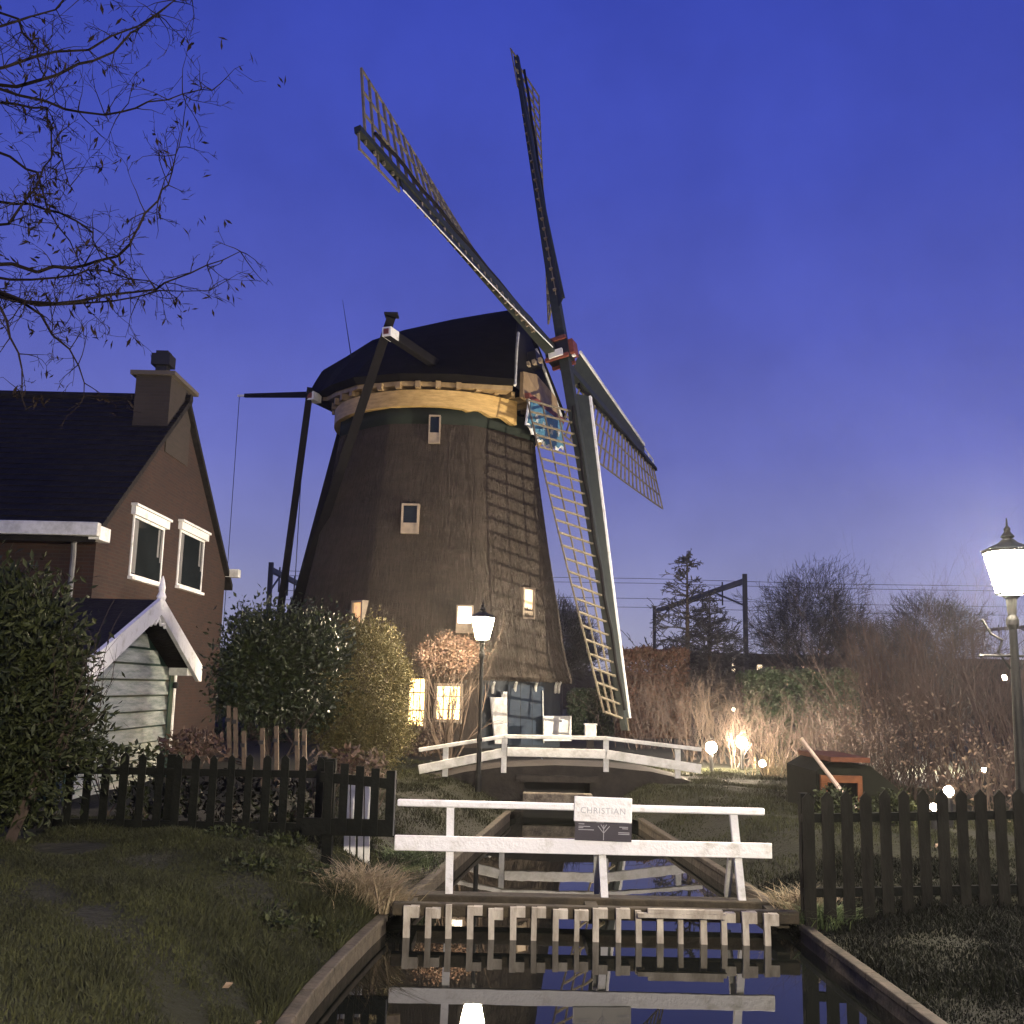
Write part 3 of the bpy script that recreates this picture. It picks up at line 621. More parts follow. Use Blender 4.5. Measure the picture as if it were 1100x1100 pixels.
def sail(b, l, off, label):
    o0 = HUB + Nv*off
    s0 = MB()
    n = 14
    for i in range(n):
        t0, t1 = i/n, (i+1)/n; wA = .34*(1-t0)+.17*t0; wB = .34*(1-t1)+.17*t1
        s0.bar(o0+b*LB*t0, o0+b*LB*t1, wA, wA, Nv, wB, wB)
    so = s0.build('sail', SAILWOOD, mill, label=label)
    tw = lambda r: R(34 - 37*(r/LB))
    e = lambda r: math.cos(tw(r))*l - math.sin(tw(r))*Nv
    rr = np.arange(2.3, LB-.02, .425); mb = MB()
    for r in rr:
        c = o0+b*r; mb.bar(c-e(r)*.2, c+e(r)*2.05, .05, .06, Nv)
    for u in (.72, 1.38, 2.03):
        for r0, r1 in zip(rr[:-1], rr[1:]): mb.bar(o0+b*r0+e(r0)*u, o0+b*r1+e(r1)*u, .055, .045, Nv)
    mb.build('lattice', SLAT, so)
    mb = MB(); ed = MB(); rb = np.linspace(1.6, LB-(.4 if b[2] < -.5 else 1.9), 13)
    for r0, r1 in zip(rb[:-1], rb[1:]):
        g0, g1 = o0+b*r0, o0+b*(r1)
        f = lambda r: -(math.cos(tw(r)*.9+.15)*l - math.sin(tw(r)*.9+.15)*Nv)
        w0, w1 = .82-.03*r0, .82-.03*r1
        mb.prism([g0+f(r0)*.14, g0+f(r0)*w0, g1+f(r1)*w1, g1+f(r1)*.14], Nv*.03)
        ew = .03 if b[1] < -.5 else .12; ed.bar(g0+f(r0)*(w0+ew*.25)+Nv*.015, g1+f(r1)*(w1+ew*.25)+Nv*.015, ew, ew*.75, Nv)
    mb.build('wind_board', SAILWOOD, so); ed.build('board_edge', SAILWOOD if b[2] > .5 else WHITE, so)
    r = LB-1.85; mb = MB()
    for r2 in (LB-1.85, LB-.9, LB-.05): c = o0+b*r2; mb.bar(c, c-e(r2)*.55, .04, .05, Nv)
    mb.bar(o0+b*(LB-1.85)-e(LB-1.85)*.55, o0+b*(LB-.05)-e(LB-.05)*.5, .05, .04, Nv); mb.build('tip_frame', WHITE_OLD if b[1] > .5 else SLAT, so)
    mb = MB(); mb.tube([o0+b*2.2+e(2.2)*.25+Nv*.2] + [o0+b*rq+e(rq)*(.25+.06*math.sin(rq*3))+Nv*.16 for rq in np.arange(2.8, LB-.5, .5)], .05, 5); mb.build('furled_cloth', DARKWOOD, so)
    if abs(b[2]) < .5 and b[1] > 0 or b[2] < -.5: return
    mb = MB()
    for r2 in np.arange(2.1, LB-3, .42): c = o0+b*(r2+.2); mb.bar(c-e(r2)*.3-Nv*.02, c-e(r2)*.15+Nv*.02, .05, .16, Nv)
    mb.bar(o0+b*2.1-e(2.1)*.22, o0+b*(LB-3)-e(LB-3)*.22, .02, .03, Nv); mb.build('board_clamps', CREAM, so)
sail(-Cv, Bv, -.17, 'sail reaching towards the upper left, nearest the viewer'); sail(Bv, Cv, .17, 'upright sail pointing to the sky')
sail(Cv, -Bv, -.17, 'sail reaching away to the right'); sail(-Bv, -Cv, .17, 'lowest sail hanging beside the thatched body')

wbx = P(634, 784, 30.5)
tb = thing('white_box', wbx-(0,0,.2), 'small white box on the ground right of the mill base', 'box'); m = MB(); m.box(wbx-(.17,.15,.2), wbx+(.17,.15,.14)); bevel(m.build('case', WHITE_OLD, tb), .03); m = MB(); m.box(wbx+np.array((-.19,-.17,.142)), wbx+np.array((.19,.17,.18))); m.build('lid', WHITE_OLD, tb); m = MB(); m.box((wbx[0]-.1,wbx[1]-.1,.6), (wbx[0]+.1,wbx[1]+.1,wbx[2]-.2)); m.build('foot', DARKWOOD, tb)

# ------------------------------------------------------------------ house
HX = -7.35; y0, y1 = 18.0, 26.3
ze = float(PX(100, 566, HX)[2]); ym = (y0+y1)/2; zr = float(P(75, 433, ym)[2])
house = thing('brick_house', (HX-4, ym, .7), 'brown brick house with steep dark tiled roof and chimney', 'house')
m = MB(); XL = -19.0
m.prism([(HX, y0, .4), (HX, y1, .4), (HX, y1, ze), (HX, ym, zr-.06), (HX, y0, ze)], (XL-HX, 0, 0)); m.build('wall', BRICK, house)
m = MB(); ov = .12; sl = (zr-ze)/(ym-y0); th = .14
for sgn in (-1, 1):
    ya = ym+sgn*((ym-y0)+.35); za = ze-.35*sl
    m.prism([(HX+ov, ym, zr), (HX+ov, ya, za), (HX+ov, ya, za+th), (HX+ov, ym, zr+th)], (XL-HX-ov, 0, 0))
roof = m.build('roof', TILE, house)
m = MB()                                   # tile courses as real ribs
for i in range(26):
    t = (i+.5)/26; yy = ym-((ym-y0)+.35)*t; zz = zr+th-(zr-ze+.35*sl)*t
    m.bar((HX+ov+.005, yy, zz+.008), (XL, yy, zz+.008), .03, .03, (0,-sl,1))
m.build('tile_courses', TILE, roof)
m = MB(); m.tube([(HX+ov+.02, ym, zr+th+.01), (XL, ym, zr+th+.01)], .11, 8); m.build('ridge_tiles', TILE, roof)
m = MB(); yg = y0-.38; m.box((XL, yg-.16, ze-.2), (HX+.22, yg, ze+.04)); bevel(m.build('gutter', WHITE_OLD, house), .02)
m = MB(); m.box((HX+.01, yg+.0, ze-.24), (HX+.2, y0+.1, ze-.0)); m.build('gutter_end', WHITE, house)
dpx = P(80, 580, y0-.12); m = MB(); m.tube([(dpx[0], y0-.14, ze-.2), (dpx[0], y0-.1, ze-.5), (dpx[0], y0-.1, .7)], .05, 8); m.build('drainpipe', LEAD, house)
def gw(x0, ya, x1, yb, yc, yd):
    a0, a1 = PX(x0, ya, HX), PX(x1, yb, HX); c0 = PX(x0, yc, HX)
    Ya, Yb = a0[1], a1[1]; zt = (a0[2]+a1[2])/2; zb_ = c0[2]
    m = MB()
    fw = .05
    for bx in ((Ya,zb_,Ya+fw,zt),(Yb-fw,zb_,Yb,zt),(Ya+fw,zb_,Yb-fw,zb_+fw),(Ya+fw,zt-fw,Yb-fw,zt)): m.box((HX-.05, bx[0], bx[1]), (HX+.03, bx[2], bx[3]))
    wo = m.build('window', WHITE, house)
    m = MB(); m.box((HX+.006, Ya+fw, zb_+fw), (HX+.016, Yb-fw, zt-fw)); m.build('pane', GLASS, wo)
    for ya_, wd_, zl_ in ((Ya+fw+.02, .22, zb_+fw+.02), (Yb-fw-.3, .12, zt-.65), (Yb-fw-.12, .1, zt-.75)):
        m = MB(); n_ = 6; q = [(HX+.02+.006*(k % 2), ya_+wd_*k/n_) for k in range(n_+1)]
        m.add([(x, y, z) for z in (zl_, zt-fw-.02) for x, y in q], [(k, k+1, n_+2+k, n_+1+k) for k in range(n_)]); m.build('curtain', CURTAIN, wo)
    m = MB(); m.box((HX-.02, Ya-.12, zt+.0), (HX+.09, Yb+.12, zt+.16)); m.box((HX-.02, Ya-.16, zt+.163), (HX+.13, Yb+.16, zt+.21)); m.build('lintel', WHITE, wo)
    m = MB(); m.box((HX-.02, Ya-.03, zb_-.06), (HX+.1, Yb+.03, zb_-.002)); m.build('sill', WHITE, wo)
gw(143, 555, 176, 566, 620, 0); gw(193, 571, 219, 579, 630, 0)
ca = PX(153, 398, HX-.72); c0y = float(PX(184, 402, HX+.02)[1]); c1y = c0y+1.5; ct = float(PX(184, 404, HX+.02)[2])
m = MB(); m.box((HX-.72, c0y, zr-1.3), (HX+.03, c1y, ct)); ch = m.build('chimney', CHIMBRICK, house)
m = MB(); m.box((HX-.82, c0y-.1, ct+.002), (HX+.13, c1y+.1, ct+.09)); m.build('chimney_coping', CONCRETE, ch)
m = MB(); cc = np.array([HX-.33, c0y+.45, ct+.09]); m.box(cc-(.12,.12,0), cc+(.12,.12,.25)); m.box(cc+(-.2,-.2,.25), cc+(.2,.2,.5)); m.box(cc+(-.13,-.13,.503), cc+(.13,.13,.58)); m.build('chimney_pot', BLACKIRON, ch)
m = MB(); m.box((HX-.8, c0y-.05, zr-.35-.55), (HX+.0, c0y-.0, zr-.3-.55)); m.build('flashing', LEAD, ch)
fl = PX(247, 616, HX+.1); m = MB(); m.box((HX+.02, fl[1]-.12, fl[2]-.1), (HX+.34, fl[1]+.15, fl[2]+.1)); m.build('wall_lamp_box', WHITE_OLD, house)
m = MB(); q = PX(208, 730, HX+.15); m.tube([(HX+.1, q[1]-1.2, .7), (HX+.1, q[1]-1.2, 3.2)], .05, 8); m.build('white_downpipe', WHITE_OLD, house)

# shed with white bargeboards
SX = -6.42; sy0, sy1 = 14.8, 20.0
pk = PX(182, 652, SX+.15); zpk = float(pk[2]); syp = 17.5; zl = float(P(106, 716, sy0)[2]); zrr = float(P(224, 722, sy1)[2]); zev = (zl+zrr)/2+.02; zpk = float(P(180, 652, syp)[2])
shed = thing('garden_shed', (SX-1, syp, .75), 'green boarded shed with white bargeboards in front of the brick house', 'shed')
XB = -8.6
m = MB(); m.prism([(SX, sy0+.35, .5), (SX, sy1-.35, .5), (SX, sy1-.35, zev), (SX, syp, zpk-.1), (SX, sy0+.35, zev)], (XB-SX, 0, 0)); wl = m.build('wall', GREENCORNER, shed)
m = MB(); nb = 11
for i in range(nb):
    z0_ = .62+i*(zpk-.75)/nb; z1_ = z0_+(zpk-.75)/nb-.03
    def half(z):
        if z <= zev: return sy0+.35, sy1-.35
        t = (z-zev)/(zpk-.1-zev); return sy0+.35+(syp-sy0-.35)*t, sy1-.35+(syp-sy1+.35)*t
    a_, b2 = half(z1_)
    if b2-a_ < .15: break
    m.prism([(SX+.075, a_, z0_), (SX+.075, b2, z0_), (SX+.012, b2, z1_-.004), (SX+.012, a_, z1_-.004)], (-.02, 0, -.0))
m.build('weatherboards', LITBOARD, wl)
m = MB(); m.box((SX+.077, sy1-.55, .6), (SX+.1, sy1-.33, zev)); m.build('corner_board', GREENCORNER, wl); m = MB(); m.box((SX+.077, sy0+.33, .6), (SX+.1, sy0+.5, zev)); m.build('corner_board', GREENCORNER, wl)
sl2 = (zpk-zev)/(syp-sy0); m = MB()
for ya in (sy0-.05, sy1+.05):
    m.prism([(SX+.42, syp, zpk+.02), (SX+.42, ya, zev-.03), (SX+.42, ya, zev+.07), (SX+.42, syp, zpk+.12)], (XB-SX-.42, 0, 0))
m.build('roof', TILE, shed)
for ya in (sy0-.06, sy1+.06):
    dy = .03*(1 if ya > syp else -1)
    m = MB(); m.prism([(SX+.5, syp+dy*.1, zpk+.16), (SX+.5, ya, zev+.1), (SX+.5, ya+dy*0, zev-.2), (SX+.5, ya-dy*5, zev-.2), (SX+.5, syp+dy*.1, zpk-.13)], (-.07, 0, 0)); m.build('bargeboard', WHITE, shed)
m = MB(); c = (SX+.47, syp, zpk-.05); m.lathe(c, [(.05,0),(.06,.15),(.085,.22),(.05,.3),(.06,.38),(.035,.5),(.005,.58)], 10); m.build('finial', WHITE, shed)
m = MB()
for s in (-1, 1): m.tube([(SX+.45, syp, zpk-.18), (SX+.45, syp+s*.14, zpk-.3), (SX+.45, syp+s*.3, zpk-.27), (SX+.45, syp+s*.36, zpk-.34)], .03, 6)
m.build('scroll_bracket', WHITE, shed)
m = MB(); m.box((SX+.08, sy1-.62, zev-.1), (SX+.42, sy1-.25, zev+.04)); m.build('eave_corbel', WHITE_OLD, shed)
m = MB(); m.lathe((SX+.14, sy1-.36, zev-.34), [(.02,0),(.06,.02),(.06,.1),(.02,.12)], 10); m.build('wall_light', BLACKIRON, shed)

# ------------------------------------------------------------------ lamps
def lamp_glass(name, st, col=WARM): return emit(name, col, st)
def street_lamp(loc, h, s, glow, label, group, ladder=True, rot=.4):
    t = thing('street_lamp', loc, label, 'street lamp', group); c = np.array(loc, float)
    pb_ = 1 if ladder else .55
    pr = [(.11*s*pb_,0),(.11*s*pb_,.25),(.085*s*pb_,.32),(.08*s*pb_,.9),(.095*s*pb_,.93),(.095*s*pb_,.99),(.06*s*pb_,1.05),(.036*s,h-.35),(.06*s,h-.3),(.06*s,h-.25),(.04*s,h-.2),(.05*s,h-.04),(.09*s,h)]
    m = MB(); m.lathe(c, pr, 14); m.build('post', LAMPIRON, t, smooth=False)
    if ladder:
        m = MB(); m.tube([c+(-.33*s,0,h-.62), c+(.33*s,0,h-.62)], .014*s, 6)
        for k in (-1, 1):
            m.tube([c+(k*.05,0,h-.75), c+(k*.16*s,0,h-.58), c+(k*.11*s,0,h-.46), c+(k*.22*s,0,h-.4), c+(k*.3*s,0,h-.25)], .012*s, 6); m.lathe(c+(k*.33*s,0,h-.645), [(.005,0),(.028*s,.02),(.005,.045)], 8)
        m.build('ladder_bar', LAMPIRON, t)
    def ring(r, z, n=6): return [c+(r*math.cos(rot+2*math.pi*k/n), r*math.sin(rot+2*math.pi*k/n), z) for k in range(n)]
    r0, r1, hh = .13*s, .235*s, .42*s
    lo, up = ring(r0, h+.02), ring(r1, h+.02+hh)
    m = MB(); m.add(np.vstack([lo, up]), [(k, (k+1) % 6, 6+(k+1) % 6, 6+k) for k in range(6)] + [tuple(range(6))[::-1], tuple(range(6, 12))]); m.build('lantern', glow, t)
    m = MB()
    for k in range(6): m.bar(lo[k], up[k], .016*s, .016*s); m.bar(up[k], up[(k+1) % 6], .03*s, .03*s); m.bar(lo[k], lo[(k+1) % 6], .022*s, .022*s)
    m.build('lantern_frame', LAMPIRON, t)
    m = MB(); z2 = h+.025+hh; a_, b2, c2 = ring(r1*1.14, z2+.01), ring(r1*.4, z2+.085*s), ring(r1*.24, z2+.12*s)
    m.add(np.vstack([a_, b2, c2]), [(i*6+k, i*6+(k+1) % 6, (i+1)*6+(k+1) % 6, (i+1)*6+k) for i in range(2) for k in range(6)] + [tuple(range(6))[::-1], tuple(range(12, 18))]); rf = m.build('lantern_roof', LAMPIRON, t)
    m = MB(); m.lathe(c+(0,0,z2+.115*s), [(.03*s,0),(.07*s,.03*s),(.03*s,.08*s),(.035*s,.11*s),(.012*s,.14*s),(.006*s,.22*s)], 8); m.build('finial', LAMPIRON, rf)
    return t
q = P(1086, 640, 10.6)
street_lamp((q[0], q[1], .5), float(q[2])-.5-.0, 1.05, lamp_glass('right_lantern_glow', 1250, WHITEISH), 'old fashioned street lamp at the right edge behind the picket fence', 'street lamps')
q = P(518, 688, 19.65)
street_lamp((q[0], q[1], .6), float(q[2])-.6, 1.0, lamp_glass('middle_lantern_glow', 1300, WARM), 'lit street lamp in front of the thatched mill by the footbridge', 'street lamps', ladder=False)
street_lamp((2.2, -3.2, .92), 3.7, 1.1, lamp_glass('road_lantern_glow', 4700, WHITEISH), 'street lamp on the road beside the viewer', 'street lamps')

def globe(px, py, Y, st, label, r=.1, pole=True, gz=None, col=WARM):
    c = P(px, py, Y); g0 = gh(c[0], c[1]) if gz is None else gz
    t = thing('garden_lamp', (c[0], c[1], g0), label, 'garden lamp', 'garden lamps')
    m = MB(); m.lathe(c, [(r*.3,-r*.95),(r*.8,-r*.6),(r,0),(r*.8,r*.6),(r*.3,r*.95)], 12); m.build('globe', emit('garden_globe_glow', col, st), t, smooth=True)
    if c[2]-r > g0+.02:
        m = MB(); m.lathe((c[0], c[1], g0-.02), [(.05,0),(.045,c[2]-r*.85-g0)], 10); m.build('post', BLACKIRON, t)
    return t
globe(764, 803, 24, 1500, 'bright garden lamp just right of the footbridge rail', .13)
globe(797, 798, 25, 1200, 'bright garden lamp before the bare shrubs, right of the bridge', .13)
globe(819, 820, 22, 260, 'low garden lamp on a dark post at the lawn corner', .075)
globe(1019, 850, 14.5, 200, 'garden lamp shining above the right picket fence', .07)
globe(1003, 867, 14, 60, 'small garden lamp glimpsed between the right pickets', .05)
globe(1057, 827, 17, 60, 'garden lamp in the shrubs near the right street lamp', .04)
globe(1079, 728, 40, 60, 'distant street light beside the right lamp post', .11)
globe(788, 762, 30, 12, 'pale lamp glimpsed through bare twigs above the garden lamps', .05)

def floodlight(pos, aim, st, label):
    pos = np.array(pos, float); aim = np.array(aim, float); d = aim-pos; d /= np.linalg.norm(d); t = thing('floodlight', (pos[0], pos[1], gh(pos[0], pos[1])), label, 'floodlight')
    m = MB(); m.lathe((pos[0], pos[1], gh(pos[0], pos[1])-.05), [(.045,0),(.035,pos[2]-gh(pos[0], pos[1])-.1)], 8); m.build('post', BLACKIRON, t)
    m = MB(); m.bar(pos-d*.09, pos+d*.02, .26, .2, Zv, .36, .28); m.build('housing', BLACKIRON, t)
    m = MB(); m.bar(pos+d*.021, pos+d*.028, .07, .06); m.build('glass', emit('floodlight_glow', WHITEISH, st), t)
floodlight((11.6, 25.2, 2.3), (-.3, 33, 6.5), 260000, 'dark floodlight on a short post in the right shrubs, aimed at the mill')
# ------------------------------------------------------------------ fences
def picket(mb, x, y, z0, z1, w_, th=.022, point=True):
    pts = [(x-w_/2, y, z0), (x+w_/2, y, z0), (x+w_/2, y, z1-w_*.55), (x, y, z1), (x-w_/2, y, z1-w_*.55)] if point else [(x-w_/2, y, z0), (x+w_/2, y, z0), (x+w_/2, y, z1), (x-w_/2, y, z1)]
    mb.prism(pts, (0, th, 0))
def fence(label, px0, px1, py_top, Y, h, step, w_, rails=(.25,.8)):
    a_, b2 = P(px0, py_top[0], Y), P(px1, py_top[1], Y); t = thing('picket_fence', ((a_[0]+b2[0])/2, Y, (a_[2]+b2[2])/2-h), label, 'fence', 'dark picket fences')
    n = int((b2[0]-a_[0])/step)
    for i in range(n+1):
        f_ = i/n; x = a_[0]+(b2[0]-a_[0])*f_; z = a_[2]+(b2[2]-a_[2])*f_ + random.uniform(-.012, .012)
        m = MB(); picket(m, x, Y, z-h, z, w_*random.uniform(.88, 1.06)); m.build('picket', FENCE if a_[0] < 0 else FENCE_OLD, t)
    for r_ in rails:
        m = MB(); m.bar(a_+(-.05,.05,-h*(1-r_)), b2+(.05,.05,-h*(1-r_)), .05, .08); m.build('rail', FENCE, t)
    for f_ in np.linspace(0, 1, max(2, int((b2[0]-a_[0])/1.6)+1)):
        p_ = a_*(1-f_)+b2*f_; m = MB(); m.box(p_+(-.05,.08,-h-.35), p_+(.05,.18,-.02)); m.build('post', FENCE, t)
    return t
fence('dark picket fence with pointed tops on the right bank below the street lamp', 868, 1135, (851, 846), 10.2, 1.25, .178, .115)
fence('dark picket fence in front of the shed and laurel bush on the left', 20, 345, (806, 812), 12.0, 1.05, .2, .09)
ga, gb = P(354, 818, 11.0), P(420, 828, 11.0); gzb = float(P(385, 897, 11)[2])
gt = thing('picket_gate', ((ga[0]+gb[0])/2, 11, gzb), 'dark picket gate panel overhanging the ditch beside the white railing', 'gate')
for i in range(5):
    x = ga[0]+(gb[0]-ga[0])*i/4; z = ga[2]+(gb[2]-ga[2])*i/4; m = MB(); picket(m, x, 11, gzb, z, .085, .025, False); m.build('picket', FENCE, gt)
m = MB(); m.bar((ga[0]-.25, 11.05, gzb+.07), (gb[0]+.06, 11.05, gzb+.07), .05, .17); m.build('rail', FENCE, gt); m = MB(); m.bar((ga[0]-.1, 11.05, ga[2]-.16), (gb[0]+.06, 11.05, gb[2]-.14), .05, .1); m.build('rail', FENCE, gt)
q = P(352, 948, 11); m = MB(); m.box((ga[0]-.05, 11.08, q[2]-.2), (ga[0]+.05, 11.18, ga[2]+.02)); m.build('post', FENCE, gt)
m = MB(); m.box((gb[0]+.045, 11.0, gzb), (gb[0]+.055, 11.03, gb[2])); m.build('edge_strip', LEAD, gt)
pb = thing('pale_boards', P(382, 905, 11.9), 'pale grey boards standing upright behind the dark gate', 'boards')
for i, px in enumerate((373, 380, 388, 395)):
    a_ = P(px, 838+i, 11.9); b2 = P(px-1, 935, 11.9); m = MB(); m.bar(b2, a_, .055, .03, (0,1,0)); m.build('board', WHITE_OLD, pb)

# tree stakes by the laurel
for i, (px, yt, yb, lab) in enumerate(((246,758,800,'first slim stake left of the laurel stems'),(253,760,800,'second slim stake left of the laurel stems'),(262,785,830,'short brown stake below the left laurel crown'),(282,782,830,'brown stake in the middle of the laurel stems'),(297,780,832,'brown stake with its twin, under the laurel'),(319,783,822,'pale stake under the right of the laurel'),(327,783,820,'outermost right stake beside the conifer'))):
    a_, b2 = P(px, yt, 16.6), P(px+.5, yb+14, 16.6); t = thing('tree_stake', b2, lab, 'stake', 'stakes under the laurel bush'); m = MB(); m.bar(b2, a_, .06, .06, (0,1,0)); m.build('stake_shaft', STAKE, t)
    m = MB(); m.bar(a_-(0,.04,.25), a_-(0,.04,.19), .075, .02, (0,1,0)); m.build('tie', BLACKIRON, t)

# garden shelter with orange frame, leaning pole
s0 = P(876, 812, 15.5); s1 = P(985, 845, 15.5); zg = .7
sh = thing('garden_shelter', ((s0[0]+s1[0])/2, 16, zg), 'low dark garden shelter with orange roof and orange framed opening', 'shelter')
zt = float(P(870, 817, 15.5)[2]); m = MB()
xa = s0[0]; xb2 = float(P(935, 820, 15.5)[0]); xc = s1[0]
m.prism([(xa, 15.5, zg-.2), (xc+.3, 15.5, zg-.2), (xc, 15.5, zg+.25), (xb2, 15.5, zt-.06), (xa+.25, 15.5, zt), (xa, 15.5, zt-.15)], (0, 1.6, 0)); m.build('wall', GREENDARK, sh)
r0_, r1_ = P(878, 812, 15.4), P(932, 814, 15.4); r0_ = P(890, 812, 15.4); m = MB(); m.box((r0_[0], 15.3, zt+.0), (r1_[0], 17.0, zt+.07)); m.build('roof', TERRACOTTA, sh)
f0, f1 = P(881, 834, 15.45), P(925, 834, 15.45); zf = float(f0[2]); m = MB()
m.box((f0[0], 15.4, zf-.08), (f1[0], 15.49, zf+.02)); m.box((f0[0], 15.4, zf-.45), (f0[0]+.09, 15.49, zf-.082)); m.box((f1[0]-.07, 15.4, zf-.45), (f1[0], 15.49, zf-.082)); m.build('opening_frame', ORANGE, sh)
m = MB(); m.box((f0[0]+.09, 15.44, zf-.45), (f1[0]-.07, 15.495, zf-.082)); m.build('opening_shade_panel', mat('unlit_interior', (.004,.004,.004), 1, spec=.02), sh)  # near-black panel: shade inside the opening is painted, with no real recess
a_, b2 = P(862, 795, 14.9), P(898, 842, 14.7); t = thing('wooden_pole', b2, 'bare wooden pole leaning against the orange framed shelter', 'pole'); b3 = b2+(b2-a_)*.55; m = MB(); m.tube([a_, (a_+b3)/2, b3], [.025,.03,.033], 8); m.build('shaft', POLEWOOD, t); m = MB(); m.tube([a_+(a_-b3)*.0, a_+(a_-b3)*.03], .031, 8); m.build('tip', CREAM, t)

# ------------------------------------------------------------------ vegetation
def blob(n, c, r, shell=.55, lump=.22, seed=0, flat_top=None):
    """points in an uneven crown volume"""
    rs = np.random.default_rng(seed); d = rs.normal(size=(n, 3)); d /= np.linalg.norm(d, axis=1, keepdims=True)
    k = rs.normal(size=(7, 3)); k /= np.linalg.norm(k, axis=1, keepdims=True); amp = rs.uniform(-1, 1, 7)
    f_ = 1 + lump*sum(a_*np.maximum(0, d@v)**6 for a_, v in zip(amp, k)) + lump*.4*np.sin(9*d[:, 0]+4*d[:, 2])*np.sin(8*d[:, 1]+3)
    q = rs.uniform(shell, 1, n)**.6
    p = np.asarray(c) + d*np.asarray(r)*(f_*q)[:, None]
    return p, d
def clumps(n, c, r, nc, cr, seed=0, lump=.25):
    cs, cd = blob(nc, c, r, .55, lump*(.3 if nc > 250 and n > 12000 else 1), seed); rs = np.random.default_rng(seed+1); idx = rs.integers(0, nc, n)
    o = rs.normal(size=(n, 3))*cr*.5; p = cs[idx]+o; d = p-np.asarray(c); d /= np.linalg.norm(d, axis=1, keepdims=True)+1e-9; return p, d
def grow(start, dirv, length, r, depth, out, spread=.6, up=.1, kids=(3,5), segs=4, droop=0.0, ratio=.6, tips=None):
    p = np.array(start, float); d = np.array(dirv, float); d /= np.linalg.norm(d); sl_ = length/segs; rr = r
    nk = random.randint(*kids) if depth > 0 else 0; at = sorted(random.uniform(.25, 1) for _ in range(nk)); j = 0
    for i in range(segs):
        d = d + RNG.normal(size=3)*.16 + np.array([0, 0, up*.5-droop*(i/segs)]); d /= np.linalg.norm(d); p2 = p+d*sl_; r2 = max(r*(1-.75*(i+1)/segs), r*.22)
        out.append((p, p2, rr, r2))
        while j < nk and at[j] <= (i+1)/segs:
            f_ = at[j]*segs-i; q_ = p+(p2-p)*min(max(f_, 0), 1); nd = d + RNG.normal(size=3)*spread
            grow(q_, nd, length*ratio*random.uniform(.6, 1.1), rr*.6, depth-1, out, spread, up, kids, max(2, segs-1), droop, ratio, tips); j += 1
        p = p2; rr = r2
    if tips is not None: tips.append((p, d))
def sticks_obj(out, name, mt, par):
    mb = MB(); mb.sticks([o[0] for o in out], [o[1] for o in out], [o[2] for o in out], [o[3] for o in out]); return mb.build(name, mt, par)

def bush(name, label, cat, base, parts, trunk_mat=BARK, stems=5, stem_h=.6, group=None):
    t = thing(name, base, label, cat, group)
    out = []
    for k in range(stems):
        grow(np.array(base)+RNG.normal(size=3)*np.array([.02,.02,0]), (RNG.normal()*.25, RNG.normal()*.25, 1), stem_h, .03, 2, out, .5, .2, (3,4), 4)
    sticks_obj(out, 'stems', trunk_mat, t)
    for nm, mt, n, c, r, nc, cr, ls, asp, seed in parts:
        p, d = clumps(n, c, r, nc, cr, seed); mb = MB(); mb.leaves(p, ls, d*.8+np.array([0,0,.25]), asp, .7); mb.build(nm, mt, t)
    return t
def ground_at(px, Y, py=860):
    p = P(px, py, Y); return np.array([p[0], Y, gh(p[0], Y)])
b0 = ground_at(15, 10.8)
c1 = P(2, 725, 10.8); 
bush('evergreen_bush', 'large dark evergreen bush at the left edge in front of the house', 'bush', b0, [('foliage', EVERGREEN, 17000, c1+(-.1,0,-.1), (.8,.9,1.12), 150, .34, .11, .34, 3), ('foliage', EVERGREEN, 5000, P(35, 800, 10.9), (.55,.6,.7), 60, .28, .1, .34, 4)], stem_h=1.6)
b0 = ground_at(288, 17.6); 
bush('laurel_bush', 'dark laurel bush with clipped round crowns beside the conifer', 'bush', b0, [('foliage', LAUREL, 9500, P(279, 716, 17.4), (.6,.8,1.0), 110, .34, .1, .45, 5), ('foliage', LAUREL, 8000, P(325, 718, 17.8), (.62,.8,.98), 100, .34, .1, .45, 6)], stem_h=1.5, stems=6)
b0 = ground_at(392, 19.2)
bush('golden_conifer', 'rounded golden brown conifer between laurel and lit window', 'conifer', b0, [('foliage', THUJA, 38000, P(390, 738, 19.0), (.88,.88,1.27), 700, .15, .055, .35, 8), ('foliage', THUJA, 14000, P(392, 790, 19.0), (.9,.88,.62), 260, .16, .055, .35, 9)], stem_h=1.2)
# red leaved standard shrub
b0 = ground_at(480, 21.6); t = thing('red_leaved_shrub', b0, 'red leaved shrub with bare stems beside the street lamp, before the lit windows', 'shrub')
out = []
for k in range(16): grow(b0+RNG.normal(size=3)*np.array([.03,.03,0]), (RNG.normal()*.22, RNG.normal()*.2, 1), 1.9, .028, 2, out, .4, .25, (2,4), 5)
sticks_obj(out, 'stems', TWIG, t)
p, d = clumps(5200, P(479, 704, 21.6), (.6,.55,.36), 90, .2, 12); mb = MB(); mb.leaves(p, .06, d, .5, .8); mb.build('foliage', REDLEAF, t)
# climbing foliage by the lit window
b0 = ground_at(444, 27); t = thing('lit_shrub', b0, 'leafy shrub glowing in front of the lit ground floor window', 'shrub'); out = []
for k in range(9): grow(b0+RNG.normal(size=3)*np.array([.04,.04,0]), (RNG.normal()*.55, RNG.normal()*.3, 1), 1.3, .02, 2, out, .5, .2, (2,4), 4)
sticks_obj(out, 'stems', TWIG, t)
p, d = clumps(1500, P(447, 794, 27), (.7,.4,.45), 50, .25, 14); p2, d2 = clumps(700, P(428, 755, 27), (.25,.3,.7), 30, .2, 15); mb = MB(); mb.leaves(np.vstack([p, p2]), .09, np.vstack([d, d2]), .5, .9); mb.build('foliage', LIGHTLEAF, t)
